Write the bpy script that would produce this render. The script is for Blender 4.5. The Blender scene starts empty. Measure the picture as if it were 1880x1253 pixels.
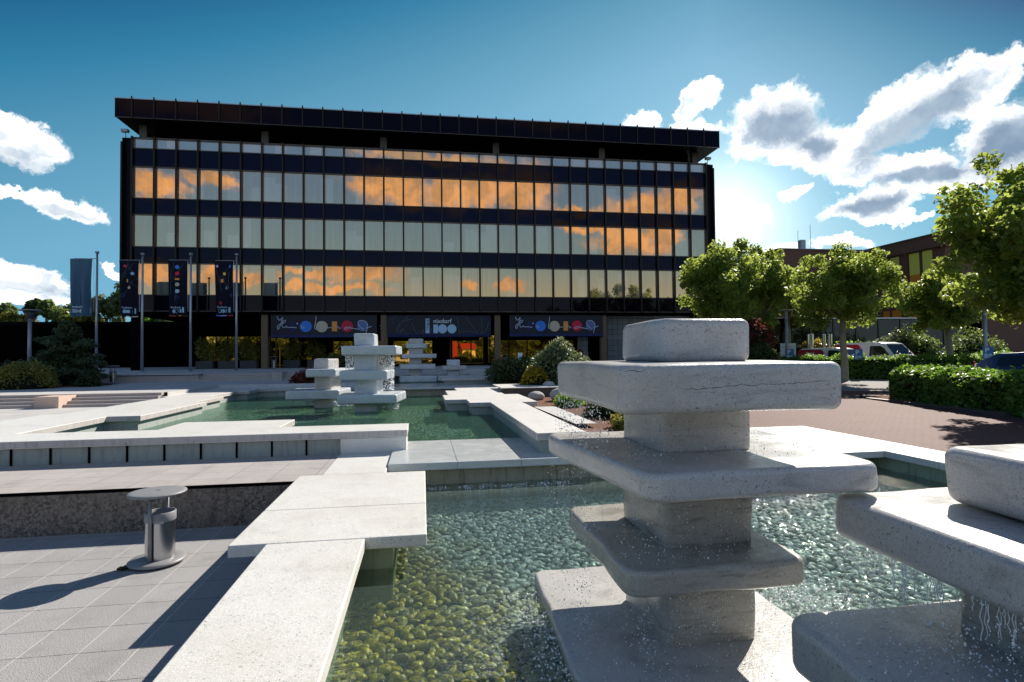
import bpy, bmesh, math, random
import numpy as np
from mathutils import Vector, Matrix
random.seed(7); np.random.seed(7)
R_ = math.radians
S = bpy.context.scene
COL = S.collection

# ---------------------------------------------------------------- camera
H = 2.4                                   # eye height above the lower pavement
F_PX = 1036.2
YAW, PITCH, ROLL = R_(9.0106), R_(1.45), R_(-0.5789)
cy, sy, cp, sp = math.cos(YAW), math.sin(YAW), math.cos(PITCH), math.sin(PITCH)
fwd = Vector((sy*cp, cy*cp, sp)); rgt = Vector((cy, -sy, 0)); upv = rgt.cross(fwd)
cr, sr = math.cos(ROLL), math.sin(ROLL)
rgt, upv = cr*rgt + sr*upv, -sr*rgt + cr*upv
cam = bpy.data.cameras.new('camera'); camo = bpy.data.objects.new('camera', cam); COL.objects.link(camo)
cam.sensor_width = 36; cam.lens = 36*F_PX/1880; cam.clip_start = .05; cam.clip_end = 3000
M = Matrix((rgt, upv, -fwd)).transposed().to_4x4(); M.translation = Vector((0, 0, H)); camo.matrix_world = M
S.camera = camo

def ray(px, py): return rgt*((px-940)/F_PX) - upv*((py-626.5)/F_PX) + fwd
def azel(px, py):
    d = ray(px, py).normalized(); return math.atan2(d.x, d.y), math.asin(d.z)
def atz(px, py, z):
    d = ray(px, py); k = (z-H)/d.z; return Vector((d.x*k, d.y*k, z))
def aty(px, py, Y):
    d = ray(px, py); k = Y/d.y; return Vector((d.x*k, Y, H+d.z*k))

# ---------------------------------------------------------------- exposure, sun
S.view_settings.view_transform = 'Standard'; S.view_settings.look = 'None'
S.view_settings.exposure = 0.58; S.view_settings.gamma = 1
SUN_AZ, SUN_EL = R_(45.5), R_(36.5)
sd = Vector((math.sin(SUN_AZ)*math.cos(SUN_EL), math.cos(SUN_AZ)*math.cos(SUN_EL), math.sin(SUN_EL)))
sl = bpy.data.lights.new('sun', 'SUN'); sl.energy = 5.0; sl.angle = R_(.5); sl.color = (1, .93, .82)
so = bpy.data.objects.new('sun', sl); COL.objects.link(so); so.rotation_euler = sd.to_track_quat('Z', 'Y').to_euler()
so.location = (20, 20, 40)

# ---------------------------------------------------------------- node helper
class NT:
    def __init__(s, tree): s.t = tree; s.n = tree.nodes; s.l = tree.links
    def new(s, k, **kw):
        n = s.n.new(k)
        for a, b in kw.items(): setattr(n, a, b)
        return n
    def put(s, sock, v):
        if isinstance(v, bpy.types.NodeSocket): s.l.new(v, sock)
        elif v is not None: sock.default_value = v
    def math(s, op, a, b=None, c=None, clamp=False):
        n = s.new('ShaderNodeMath', operation=op, use_clamp=clamp)
        for i, v in enumerate((a, b, c)):
            if v is not None: s.put(n.inputs[i], v)
        return n.outputs[0]
    def vmath(s, op, a, b=None, sc=None):
        n = s.new('ShaderNodeVectorMath', operation=op); s.put(n.inputs[0], a)
        if b is not None: s.put(n.inputs[1], b)
        if sc is not None: s.put(n.inputs['Scale'], sc)
        return n.outputs['Value'] if op in ('LENGTH', 'DOT_PRODUCT') else n.outputs[0]
    def mix(s, f, a, b, mode='MIX'):
        n = s.new('ShaderNodeMix', data_type='RGBA', blend_type=mode)
        s.put(n.inputs[0], f); s.put(n.inputs[6], a); s.put(n.inputs[7], b); return n.outputs[2]
    def mr(s, v, a, b, c=0., d=1., smooth=True):
        n = s.new('ShaderNodeMapRange', interpolation_type='SMOOTHSTEP' if smooth else 'LINEAR')
        for i, x in enumerate((v, a, b, c, d)): s.put(n.inputs[i], x)
        return n.outputs[0]
    def noise(s, vec, scale, detail=4, rough=.55, w=None, dist=0.):
        n = s.new('ShaderNodeTexNoise'); s.put(n.inputs['Vector'], vec); n.inputs['Scale'].default_value = scale
        n.inputs['Detail'].default_value = detail; n.inputs['Roughness'].default_value = rough
        n.inputs['Distortion'].default_value = dist; return n.outputs['Fac']
    def mapping(s, vec, scale=(1, 1, 1), loc=(0, 0, 0), rot=(0, 0, 0), kind='POINT'):
        n = s.new('ShaderNodeMapping', vector_type=kind); s.put(n.inputs[0], vec)
        n.inputs[1].default_value = loc; n.inputs[2].default_value = rot; n.inputs[3].default_value = scale
        return n.outputs[0]
    def comb(s, x, y, z):
        n = s.new('ShaderNodeCombineXYZ')
        for i, v in enumerate((x, y, z)): s.put(n.inputs[i], v)
        return n.outputs[0]
    def sep(s, v):
        n = s.new('ShaderNodeSeparateXYZ'); s.put(n.inputs[0], v); return n.outputs
def rgb(c): return (c[0], c[1], c[2], 1)

# ---------------------------------------------------------------- world: sky with clouds
W = bpy.data.worlds.new('World'); S.world = W; W.use_nodes = True
w = NT(W.node_tree); w.n.clear()
tc = w.new('ShaderNodeTexCoord'); D = w.vmath('NORMALIZE', tc.outputs['Generated'])
dx, dy, dz = w.sep(D)
elev = w.math('ARCSINE', dz)
azf = w.math('ARCTAN2', dx, w.math('ABSOLUTE', dy))
back = w.math('LESS_THAN', dy, 0.)
P = w.comb(w.math('ADD', azf, w.math('MULTIPLY', back, 10.)), elev, 0.)
gaz, gel = azel(1330, 400)
gdir = Vector((math.sin(gaz)*math.cos(gel), math.cos(gaz)*math.cos(gel), math.sin(gel)))
gd = w.vmath('DOT_PRODUCT', D, tuple(gdir))
def lin(r, g, b, k=.70): return tuple((((c/255+.055)/1.055)**2.4)*k for c in (r, g, b))+(1,)
ss = w.math('ADD', w.math('MULTIPLY', w.math('MULTIPLY', w.math('MAXIMUM', w.math('SUBTRACT', azf, .50), 0.), w.math('MAXIMUM', elev, 0.)), 1.5), w.math('ADD', w.math('MULTIPLY', w.math('MAXIMUM', elev, 0.), .9), w.math('MULTIPLY', w.math('ARCCOSINE', w.math('MINIMUM', gd, .99999)), .35)))
def ramp(fac, stops):
    r = w.new('ShaderNodeValToRGB'); w.put(r.inputs[0], fac); e = r.color_ramp.elements
    while len(e) < len(stops): e.new(.5)
    for i, (p_, c_) in enumerate(stops): e[i].position = p_; e[i].color = c_
    return r.outputs[0]
skyc = ramp(ss, [(.10, lin(205, 228, 236)), (.22, lin(160, 208, 226)), (.33, lin(120, 186, 214)), (.50, lin(112, 172, 204)), (.61, lin(88, 152, 184)), (.71, lin(48, 126, 164)), (.80, lin(20, 90, 136)), (1., lin(12, 60, 108))])
bk = w.mr(dy, .15, -.25, 0., 1.)
backc = ramp(elev, [(.0, (.44, .52, .44, 1)), (.11, (.31, .42, .45, 1)), (.165, (.175, .355, .56, 1)), (.28, (.12, .26, .58, 1)), (.40, (.13, .22, .36, 1)), (1., (.11, .15, .22, 1))])
skyt = w.new('ShaderNodeTexSky', sky_type='NISHITA'); skyt.sun_disc = False; skyt.sun_elevation = SUN_EL; skyt.sun_rotation = SUN_AZ; skyt.ozone_density = 3.
skyc = w.mix(.02, skyc, w.vmath('SCALE', skyt.outputs[0], sc=.1))
skyc = w.mix(bk, skyc, backc)
# bright veil low in the sky, right of the office building
gl1 = w.math('POWER', w.math('MAXIMUM', gd, 0.), 260.)
gl2 = w.math('POWER', w.math('MAXIMUM', gd, 0.), 60.)
gl3 = w.math('POWER', w.math('MAXIMUM', gd, 0.), 9.)
glow = w.math('ADD', w.math('MULTIPLY', gl1, .42), w.math('ADD', w.math('MULTIPLY', gl2, .12), w.math('MULTIPLY', gl3, .025)))
skyg = w.vmath('ADD', skyc, w.vmath('SCALE', (1., .98, .92), sc=glow))
# cloud blobs: (pixel x, y, rx, ry, degrees)
front = [(1415,228,92,66,-8),(1490,275,90,46,15),(1590,255,90,40,-20),(1660,205,95,58,-28),(1775,165,105,56,-20),
 (1640,312,130,28,0),(1845,250,90,70,-25),(1770,318,130,34,0),(1598,375,96,30,-5),(1640,400,60,14,6),(1458,352,30,15,0),
 (1398,398,27,17,0),(1290,172,38,30,-30),(1262,192,28,24,-20),(1180,226,38,26,0),(1275,240,50,24,5),(1705,401,22,8,0),(1850,118,36,16,-30),
 (1540,447,48,14,0),(1440,458,44,14,0),
 (28,262,96,48,12),(118,385,80,24,6),(22,355,52,12,18),(40,512,110,30,4),(60,553,130,16,0),(205,502,26,9,0),
 (-250,260,170,90,0),(2250,260,260,110,-10)]
cores = [(1432,232,84,44,4),(1500,270,40,24,20),(1668,232,125,38,-28),(1740,190,80,26,-12),(1860,262,100,48,-30),(1700,320,110,17,0),(1600,376,70,18,-5),(20,290,80,24,4),(40,528,100,13,4),(120,392,60,10,4),(0,250,30,14,0)]
behind = [(285,338,62,30,0),(385,326,60,15,12),(720,345,90,42,8),(850,352,100,38,0),(960,345,64,48,0),
 (800,290,170,13,3),(1060,383,55,11,0),(1180,378,90,22,0),(1250,362,50,30,0),(1090,418,90,12,4),(1150,440,66,30,0),(1215,432,42,38,0),
 (560,504,50,10,0),(660,500,86,20,0),(610,531,120,11,0),(270,503,78,26,0),(400,505,50,20,0),(455,514,28,12,0),
 (860,522,16,9,0),(938,522,34,11,0),(1100,190,240,50,0),(300,180,240,40,0),(-50,400,160,60,0),(1550,420,170,50,0)]
warp = w.new('ShaderNodeTexNoise'); w.put(warp.inputs['Vector'], P); warp.inputs['Scale'].default_value = 24; warp.inputs['Detail'].default_value = 5; warp.inputs['Roughness'].default_value = .62
wv = w.vmath('SUBTRACT', warp.outputs['Color'], (.5, .5, .5))
Pw = w.vmath('ADD', P, w.vmath('MULTIPLY', wv, (.07, .06, 0.)))
def blobs(lst, off, P_):
    out = None
    for (x, y, rx, ry, deg) in lst:
        a, e = azel(x, y); a1, e1 = azel(x+10, y); a2, e2 = azel(x, y+10)
        ka, ke = abs(a1-a)/10, abs(e2-e)/10
        if out is not None:                      # chain the blobs so that few values are alive at a time
            nn = w.new('ShaderNodeVectorMath', operation='MULTIPLY_ADD'); w.put(nn.inputs[0], out); nn.inputs[1].default_value = (0, 0, 1e-6); w.put(nn.inputs[2], P_); Pi = nn.outputs[0]
        else: Pi = P_
        m = w.mapping(Pi, scale=(rx*ka, ry*ke, 1), loc=(a+off, e, 0), rot=(0, 0, R_(-deg)), kind='TEXTURE')
        ln = w.vmath('LENGTH', m)
        out = ln if out is None else w.math('SMOOTH_MIN', out, ln, .35)
    return out
dist = w.math('MINIMUM', blobs(front, 0, Pw), blobs(behind, 10, Pw))
fine = w.noise(Pw, 34, 5, .60)
dens = w.math('SUBTRACT', 1.05, w.math('ADD', dist, w.math('MULTIPLY', w.math('SUBTRACT', fine, .5), .95)))
mask = w.mr(dens, -.05, .34)
# shade: thick centres of the back-lit clouds turn blue grey
Pc = w.vmath('ADD', P, w.vmath('MULTIPLY', wv, (.05, .03, 0.)))
dark = w.mr(w.math('ADD', blobs(cores, 0, Pc), w.math('MULTIPLY', w.math('SUBTRACT', fine, .5), 1.1)), 1.45, .45)
dark = w.math('MULTIPLY', dark, w.mr(azf, -.35, .1, .55, 1.))
core = w.math('ADD', dens, w.math('MULTIPLY', w.math('SUBTRACT', warp.outputs['Fac'], .5), 1.2))
lit = w.mix(w.mr(w.noise(Pw, 16, 5, .6), .42, .66), (1.0, 1.0, .99, 1), (.50, .57, .64, 1))
lit = w.mix(w.mr(dens, .10, .55), (1.05, 1.04, 1.02, 1), lit)
ccol = w.mix(dark, lit, w.mix(w.mr(w.noise(P, 11, 4, .6), .35, .7), (.15, .22, .31, 1), (.30, .38, .46, 1)))
ccolb = w.mix(w.mr(w.noise(Pw, 22, 5, .62), .36, .66), (.84, .58, .30, 1), (.44, .36, .25, 1))
ccol = w.mix(back, ccol, ccolb)
ccol = w.vmath('ADD', ccol, w.vmath('SCALE', (1., 1., 1.), sc=w.math('MULTIPLY', glow, .6)))
mask = w.mix(back, mask, w.mr(dens, -.16, .55))
final = w.mix(mask, skyg, ccol)
bg = w.new('ShaderNodeBackground'); w.put(bg.inputs[0], final); bg.inputs[1].default_value = 1.0
wo = w.new('ShaderNodeOutputWorld'); w.l.new(bg.outputs[0], wo.inputs[0])
W.cycles.sampling_method = 'NONE'
S.cycles.use_denoising = True; S.cycles.use_adaptive_sampling = True; S.cycles.adaptive_threshold = .015
S.cycles.max_bounces = 8; S.cycles.diffuse_bounces = 3; S.cycles.glossy_bounces = 3; S.cycles.transparent_max_bounces = 12; S.cycles.transmission_bounces = 3
S.cycles.caustics_reflective = False; S.cycles.caustics_refractive = False; S.cycles.sample_clamp_indirect = 6

# ---------------------------------------------------------------- materials
MATS = {}
def mat(name):
    m = bpy.data.materials.new(name); m.use_nodes = True; n = NT(m.node_tree); n.n.clear()
    out = n.new('ShaderNodeOutputMaterial'); MATS[name] = m; return m, n, out
def princ(n, out, col, rough=.6, metal=0., spec=.5, bump=None, bstr=.3, bdist=.01, **kw):
    p = n.new('ShaderNodeBsdfPrincipled'); n.put(p.inputs['Base Color'], col); n.put(p.inputs['Roughness'], rough)
    p.inputs['Metallic'].default_value = metal; p.inputs['Specular IOR Level'].default_value = spec
    for k, v in kw.items(): n.put(p.inputs[k], v)
    if bump is not None:
        b = n.new('ShaderNodeBump'); b.inputs['Strength'].default_value = bstr; b.inputs['Distance'].default_value = bdist
        n.put(b.inputs['Height'], bump); n.l.new(b.outputs[0], p.inputs['Normal'])
    n.l.new(p.outputs[0], out.inputs[0]); return p
def simple(name, col, rough=.6, metal=0., spec=.5, var=.12, vs=3., bstr=.0):
    m, n, out = mat(name); t = n.new('ShaderNodeTexCoord').outputs['Object']
    f = n.noise(t, vs, 4); c = n.mix(f, rgb([x*(1-var) for x in col]), rgb([min(1, x*(1+var)) for x in col]))
    princ(n, out, c, rough, metal, spec, bump=n.noise(t, vs*14, 3) if bstr else None, bstr=bstr or .1, bdist=.004)
    return m

def marble(name, base, vein, rough=.42, band=1., wet=0., speck=.5, stain=.3, lo=.50, hi=.74, zs=7.0):
    m, n, out = mat(name); g = n.new('ShaderNodeTexCoord').outputs['Object']
    big = n.noise(g, .9, 4, .6)
    bandv = n.noise(n.mapping(g, (1.1, 1.1, zs), rot=(R_(5), R_(4), 0)), 1.4, 6, .62, dist=1.2)
    v = n.mr(bandv, lo, hi, 0., 1.)
    cloud = n.noise(g, 5.5, 6, .65)
    c = n.mix(n.math('MULTIPLY', v, .8*band), rgb(base), rgb(vein))
    c = n.mix(n.mr(cloud, .35, .75, 0., .35), c, rgb([x*.78 for x in base]))
    c = n.mix(n.mr(big, .45, .8, 0., stain), c, rgb((base[0]*.72, base[1]*.68, base[2]*.58)))
    sp_ = n.noise(g, 55, 3, .75); pit = n.mr(sp_, .59, .65, 0., speck)
    mask_ = n.mr(n.noise(g, 3.2, 3), .38, .6, .25, 1.)
    pit = n.math('MULTIPLY', pit, mask_)
    c = n.mix(pit, c, rgb((.07, .07, .07)))
    fine_ = n.noise(g, 180, 2, .6)
    c = n.mix(n.mr(fine_, .38, .62, 0., .55), c, rgb([x*.45 for x in base]))
    wetm = n.mr(n.noise(g, 2.2, 3), .35, .65)
    rr = n.math('SUBTRACT', rough, n.math('MULTIPLY', wetm, wet*.3)) if wet else rough
    h = n.math('ADD', n.math('MULTIPLY', n.noise(g, 45, 4, .65), .6), n.math('MULTIPLY', n.noise(g, 7, 3), 1.2))
    if wet: h = n.math('ADD', h, n.math('MULTIPLY', n.noise(n.mapping(g, (1, 2.2, 1)), 26, 3, .5, dist=.6), wet))
    princ(n, out, c, rr, 0, .5, bump=h, bstr=.45, bdist=.006)
    return m
marble('coping_marble', (.80, .79, .76), (.56, .55, .53), .5, .7, 0, .8, .5)
marble('sculpture_marble', (.60, .59, .58), (.24, .24, .25), .36, .9, .5, 1., .45)
marble('old_marble', (.47, .455, .42), (.13, .125, .115), .36, .95, .6, 1., .5, .48, .70, 10.)
marble('blue_marble', (.66, .71, .76), (.24, .32, .42), .32, 1.0, .3, .3, .15)
marble('wet_marble', (.68, .71, .72), (.44, .48, .50), .24, .6, 1.0, .3, .3)

def streak_wall(name, base, dirt, amount=.6, tiles=None, rough=.7):
    m, n, out = mat(name); g = n.new('ShaderNodeTexCoord').outputs['Object']
    s = n.noise(n.mapping(g, (9, 9, 1.2)), 1.6, 5, .65)
    blot = n.noise(g, 9, 5, .7)
    d = n.math('MULTIPLY', n.mr(s, .45, .75), amount)
    c = n.mix(d, rgb(base), rgb(dirt))
    c = n.mix(n.mr(blot, .60, .70, 0., amount), c, rgb([x*.35 for x in dirt]))
    c = n.mix(n.mr(n.noise(g, 1.1, 3), .3, .7, 0., .3), c, rgb([x*.7 for x in base]))
    h = n.noise(g, 40, 4)
    princ(n, out, c, rough, 0, .4, bump=h, bstr=.4, bdist=.006)
    return m
streak_wall('tile_wall', (.36, .40, .38), (.13, .13, .11), .45)
streak_wall('coping_edge', (.50, .47, .46), (.22, .15, .12), .55)
streak_wall('pool_wall', (.36, .42, .30), (.16, .17, .07), .6)
streak_wall('cascade_wall', (.40, .38, .28), (.13, .08, .04), .9)
streak_wall('granite', (.46, .40, .37), (.30, .22, .19), .35)
streak_wall('pink_granite', (.62, .46, .38), (.45, .32, .26), .25)
streak_wall('dark_wall', (.10, .08, .07), (.05, .04, .035), .4)
# rough exposed aggregate concrete
m, n, out = mat('rough_concrete'); g = n.new('ShaderNodeTexCoord').outputs['Object']
a = n.noise(g, 28, 6, .75); b = n.noise(g, 3, 4, .6); z_ = n.sep(g)[2]
c = n.mix(n.mr(a, .38, .62), (.10, .08, .065, 1), (.34, .29, .25, 1)); c = n.mix(n.mr(b, .35, .7, 0., .6), c, (.30, .24, .20, 1))
spk = n.math('MULTIPLY', n.mr(n.noise(g, 60, 3, .7), .54, .64, 0., 1.), n.mr(z_, .02, .5, 1., .35))
c = n.mix(spk, c, (.012, .010, .009, 1)); c = n.mix(n.mr(n.noise(n.mapping(g, (1, 1, .25)), 5, 4, .6), .45, .75, 0., .6), c, (.07, .05, .04, 1))
princ(n, out, c, .95, 0, .2, bump=n.math('ADD', a, n.noise(g, 60, 4)), bstr=.7, bdist=.015)

def paving(name, base, tx, ty, ox=0, oy=0, joint=.012, grain=.35, light=None, stagger=0., gs=170):
    m, n, out = mat(name); g = n.new('ShaderNodeNewGeometry').outputs['Position']
    x, y, z = n.sep(g)
    v = n.math('DIVIDE', n.math('SUBTRACT', y, oy), ty); row = n.math('FLOOR', v)
    u = n.math('ADD', n.math('DIVIDE', n.math('SUBTRACT', x, ox), tx), n.math('MULTIPLY', row, stagger))
    fu = n.math('FRACT', u); fv = n.math('FRACT', v)
    eu = n.math('MULTIPLY', n.math('MINIMUM', fu, n.math('SUBTRACT', 1., fu)), tx)
    ev = n.math('MULTIPLY', n.math('MINIMUM', fv, n.math('SUBTRACT', 1., fv)), ty)
    wob = n.math('MULTIPLY', n.noise(g, 20, 3), joint)
    ju = n.mr(eu, n.math('MULTIPLY', wob, .5), wob, 1., 0.); jv = n.mr(ev, n.math('MULTIPLY', wob, .55), wob, 1., 0.)
    wn = n.new('ShaderNodeTexWhiteNoise', noise_dimensions='2D'); n.put(wn.inputs['Vector'], n.comb(n.math('FLOOR', u), row, 0.))
    tint = n.math('ADD', .95, n.math('MULTIPLY', wn.outputs['Value'], .10))
    gr = n.noise(g, gs, 3, .75); big = n.noise(g, .7, 4)
    c = n.mix(n.mr(gr, .36, .64), rgb([q*(1-grain) for q in base]), rgb([q*(1+grain*.8) for q in base]))
    c = n.vmath('SCALE', c, sc=tint)
    c = n.mix(n.mr(big, .42, .72, 0., .28), c, rgb([q*.55 for q in base]))
    c = n.mix(n.mr(n.noise(g, 2.1, 5, .7), .50, .72, 0., .35), c, rgb([q*.5 for q in base])); st = n.mr(n.noise(g, 5.5, 4, .7), .66, .74, 0., .5); c = n.mix(st, c, (base[0]*.6, base[1]*.42, base[2]*.25, 1))
    c = n.mix(ju, c, rgb(light or [q*.2 for q in base])); c = n.mix(jv, c, rgb([q*.12 for q in base]))
    jj = n.math('MAXIMUM', ju, jv)
    h = n.math('SUBTRACT', n.math('MULTIPLY', gr, .3), jj)
    princ(n, out, c, .8, 0, .35, bump=h, bstr=.5, bdist=.006)
    return m
paving('lower_paving', (.345, .338, .338), .452, .475, -2.34, 5.173, .009, .60, light=(.60, .58, .57), gs=110)
paving('terrace_paving', (.42, .39, .375), .62, .475, -1.62, 9.06, .008, .22)
paving('plaza_paving', (.52, .51, .50), 1.2, .8, 0, .3, .010, .15)
paving('brick_paving', (.135, .055, .046), .21, .105, 0, 0, .010, .35, stagger=.5, gs=60)
m, n, out = mat('asphalt'); g = n.new('ShaderNodeNewGeometry').outputs['Position']
gr = n.noise(g, 120, 3, .7)
c = n.mix(gr, (.13, .12, .12, 1), (.24, .22, .21, 1)); c = n.mix(n.mr(n.noise(g, .5, 4), .4, .7, 0., .5), c, (.13, .115, .11, 1))
princ(n, out, c, .85, bump=gr, bstr=.4, bdist=.005)
m, n, out = mat('soil'); g = n.new('ShaderNodeNewGeometry').outputs['Position']
a = n.noise(g, 30, 5, .75); c = n.mix(n.mr(a, .35, .65), (.03, .012, .007, 1), (.30, .12, .06, 1))
princ(n, out, c, .95, bump=a, bstr=1., bdist=.05)
m, n, out = mat('grassland'); g = n.new('ShaderNodeNewGeometry').outputs['Position']
c = n.mix(n.noise(g, .8, 5), (.03, .06, .015, 1), (.07, .10, .03, 1)); princ(n, out, c, .9, bump=n.noise(g, 6, 4), bstr=.6, bdist=.1)
m, n, out = mat('pool_floor'); g = n.new('ShaderNodeNewGeometry').outputs['Position']
vo = n.new('ShaderNodeTexVoronoi', feature='F1'); n.put(vo.inputs['Vector'], n.mapping(g, (1, 1.3, 1))); vo.inputs['Scale'].default_value = 9
vf = n.mr(vo.outputs['Distance'], .1, .62, 1., 0.)
big = n.noise(g, .35, 4)
c0 = n.mix(n.sep(vo.outputs['Color'])[0], (.30, .50, .36, 1), (.85, .98, .84, 1)); c0 = n.mix(n.mr(big, .40, .62, 0., .8), c0, (.50, .58, .16, 1))
c = n.mix(vf, (.012, .03, .02, 1), c0)
princ(n, out, c, .6, bump=vf, bstr=1., bdist=.04)
m, n, out = mat('pebble_bed'); g = n.new('ShaderNodeNewGeometry').outputs['Position']
c = n.mix(n.noise(g, 12, 4), (.012, .02, .012, 1), (.03, .045, .03, 1)); princ(n, out, c, .9)
# pebbles: per stone colour, algae yellow green along the near left wall of the basin
m, n, out = mat('pebbles'); gg = n.new('ShaderNodeNewGeometry'); g = gg.outputs['Position']; rnd = gg.outputs['Random Per Island']
x, y, z = n.sep(g)
alg = n.math('ADD', n.math('MULTIPLY', n.math('SUBTRACT', 1.15, x), .50), n.math('MULTIPLY', n.math('SUBTRACT', 5.4, y), .22))
alg = n.math('ADD', alg, n.math('MULTIPLY', n.math('SUBTRACT', n.noise(g, 1.6, 4), .5), 1.6))
alg = n.mr(alg, -.25, .55)
c1 = n.mix(rnd, (.48, .56, .52, 1), (.90, .95, .92, 1)); c2 = n.mix(rnd, (.28, .20, .006, 1), (.82, .60, .025, 1))
c = n.mix(alg, c1, c2); c = n.mix(n.mr(n.noise(g, 25, 4, .7), .45, .7, 0., .75), c, (.05, .065, .03, 1))
c = n.mix(n.mr(z, -.06, -.02, .85, 0.), c, (.01, .016, .01, 1))  # stones blackened towards the bottom, shade of the gaps put into colour
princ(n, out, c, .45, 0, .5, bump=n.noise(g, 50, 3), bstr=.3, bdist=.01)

def water(name, tint, scale, strength, dist, foam=0., milk=(.25, .5, .4), milkf=.1, fres=1.15):
    m, n, out = mat(name); g = n.new('ShaderNodeNewGeometry').outputs['Position']
    w1 = n.noise(n.mapping(g, (1.0, 1.9, 1), rot=(0, 0, R_(20))), scale, 4, .62, dist=.8)
    w2 = n.noise(n.mapping(g, (1.3, 1.3, 1)), scale*3.2, 3, .6, dist=.5)
    h = n.math('ADD', w1, n.math('MULTIPLY', w2, .4))
    # rings and chop around the big sculpture
    x, y, z = n.sep(g)
    amp = n.mr(n.vmath('LENGTH', n.vmath('SUBTRACT', g, (1.9, 3.9, z_w) if foam else (-2.4, 19.6, .68))), .8, 3.6, 1.0, .42)
    b = n.new('ShaderNodeBump'); b.inputs['Distance'].default_value = dist; n.put(b.inputs['Strength'], n.math('MULTIPLY', amp, strength)); n.put(b.inputs['Height'], h)
    fr = n.new('ShaderNodeFresnel'); fr.inputs[0].default_value = 1.33; n.l.new(b.outputs[0], fr.inputs[1])
    tr0 = n.new('ShaderNodeBsdfTransparent'); tr0.inputs[0].default_value = rgb(tint)
    sc_ = n.new('ShaderNodeBsdfDiffuse'); n.put(sc_.inputs[0], rgb(milk)); n.l.new(b.outputs[0], sc_.inputs['Normal'])
    tr = n.new('ShaderNodeMixShader'); tr.inputs[0].default_value = milkf; n.l.new(tr0.outputs[0], tr.inputs[1]); n.l.new(sc_.outputs[0], tr.inputs[2])
    gl = n.new('ShaderNodeBsdfGlossy'); gl.inputs['Roughness'].default_value = .03; gl.inputs[0].default_value = (.95, 1, .98, 1); n.l.new(b.outputs[0], gl.inputs['Normal'])
    mx = n.new('ShaderNodeMixShader'); n.put(mx.inputs[0], n.math('MULTIPLY', fr.outputs[0], fres, clamp=True)); n.l.new(tr.outputs[0], mx.inputs[1]); n.l.new(gl.outputs[0], mx.inputs[2])
    last = mx.outputs[0]
    if foam:
        df = n.new('ShaderNodeBsdfDiffuse'); df.inputs[0].default_value = (.55, .66, .6, 1); n.l.new(b.outputs[0], df.inputs['Normal'])
        a = n.vmath('LENGTH', n.vmath('SUBTRACT', g, (3.1, 4.3, z_w))); near = n.mr(a, .15, 1.1, 1., 0.)
        a2 = n.vmath('LENGTH', n.vmath('MULTIPLY', n.vmath('SUBTRACT', g, (.85, 3.6, z_w)), (1.6, .6, 1))); near = n.math('MAXIMUM', near, n.mr(a2, .1, 1.5, .85, 0.))
        a3 = n.mr(n.math('ABSOLUTE', n.math('SUBTRACT', y, 9.0)), .0, .5, .4, 0.); near = n.math('MAXIMUM', near, a3)
        f = n.math('MULTIPLY', near, n.mr(n.noise(g, 34, 5, .75), .50, .66))
        m2 = n.new('ShaderNodeMixShader'); n.put(m2.inputs[0], n.math('MULTIPLY', f, .9)); n.l.new(last, m2.inputs[1]); n.l.new(df.outputs[0], m2.inputs[2]); last = m2.outputs[0]
    n.l.new(last, out.inputs[0]); return m
z_w = .27
water('lower_water', (.84, .98, .93), 7, 1.0, .05, 1., (.55, .80, .74), .06, 1.0)
water('upper_water', (.74, .95, .84), 8, 1.0, .10, 0., (.16, .44, .30), .12, .85)

simple('black_metal', (.002, .002, .003), .5, 0, .02, .3)
simple('mullion_metal', (.020, .016, .014), .4, .2, .25, .3)
simple('frame_metal', (.075, .062, .052), .4, .4, .5, .2)
for nm_, fx_ in (('spandrel', .016), ('fascia_glass', .008)):
    m, n, out = mat(nm_); d_ = n.new('ShaderNodeBsdfDiffuse'); d_.inputs[0].default_value = (.003, .002, .0065, 1); g_ = n.new('ShaderNodeBsdfGlossy'); g_.inputs[0].default_value = (.85, .75, .95, 1); g_.inputs['Roughness'].default_value = .03
    x_ = n.new('ShaderNodeMixShader'); x_.inputs[0].default_value = fx_; n.l.new(d_.outputs[0], x_.inputs[1]); n.l.new(g_.outputs[0], x_.inputs[2]); n.l.new(x_.outputs[0], out.inputs[0])
simple('fascia_panel', (.006, .005, .010), .3, 0, .05, .2)
simple('column_bronze', (.17, .12, .075), .6, 0, .2, .15)
simple('soffit', (.002, .002, .002), .9, 0, 0)
simple('aluminium', (.40, .42, .45), .35, .7, .5, .1)
simple('galvanised', (.30, .32, .35), .45, .5)
simple('grey_paint', (.24, .24, .25), .45, 0, .5, .1)
simple('satin_steel', (.52, .52, .54), .25, 1., .5, .1)
simple('dark_grey', (.05, .05, .055), .5)
simple('white_paint', (.78, .80, .82), .22, 0, .5, .03)
simple('red_decal', (.45, .012, .03), .3, 0, .5, .05)
simple('tyre', (.02, .02, .02), .8)
simple('blue_sign', (.03, .17, .42), .4)
simple('white_sign', (.82, .84, .86), .5)
simple('car_blue', (.025, .045, .16), .2)
simple('car_brown', (.14, .085, .07), .25)
simple('rust', (.16, .065, .04), .8)
simple('yellow_paint', (.75, .42, .06), .5)
simple('cream_paint', (.75, .60, .34), .7)
simple('roof_red', (.30, .022, .014), .6)
simple('stone_grey', (.42, .40, .39), .8, 0, .4, .25, 3, .4)
simple('terracotta', (.5, .5, .5), .7)
simple('chrome_lettering', (.16, .15, .15), .4, .5)
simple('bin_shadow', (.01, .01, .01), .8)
m, n, out = mat('car_glass'); princ(n, out, (.015, .018, .018, 1), .04, 0, .9)
m, n, out = mat('mirror_steel'); princ(n, out, (.62, .62, .62, 1), .08, 1.)
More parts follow.
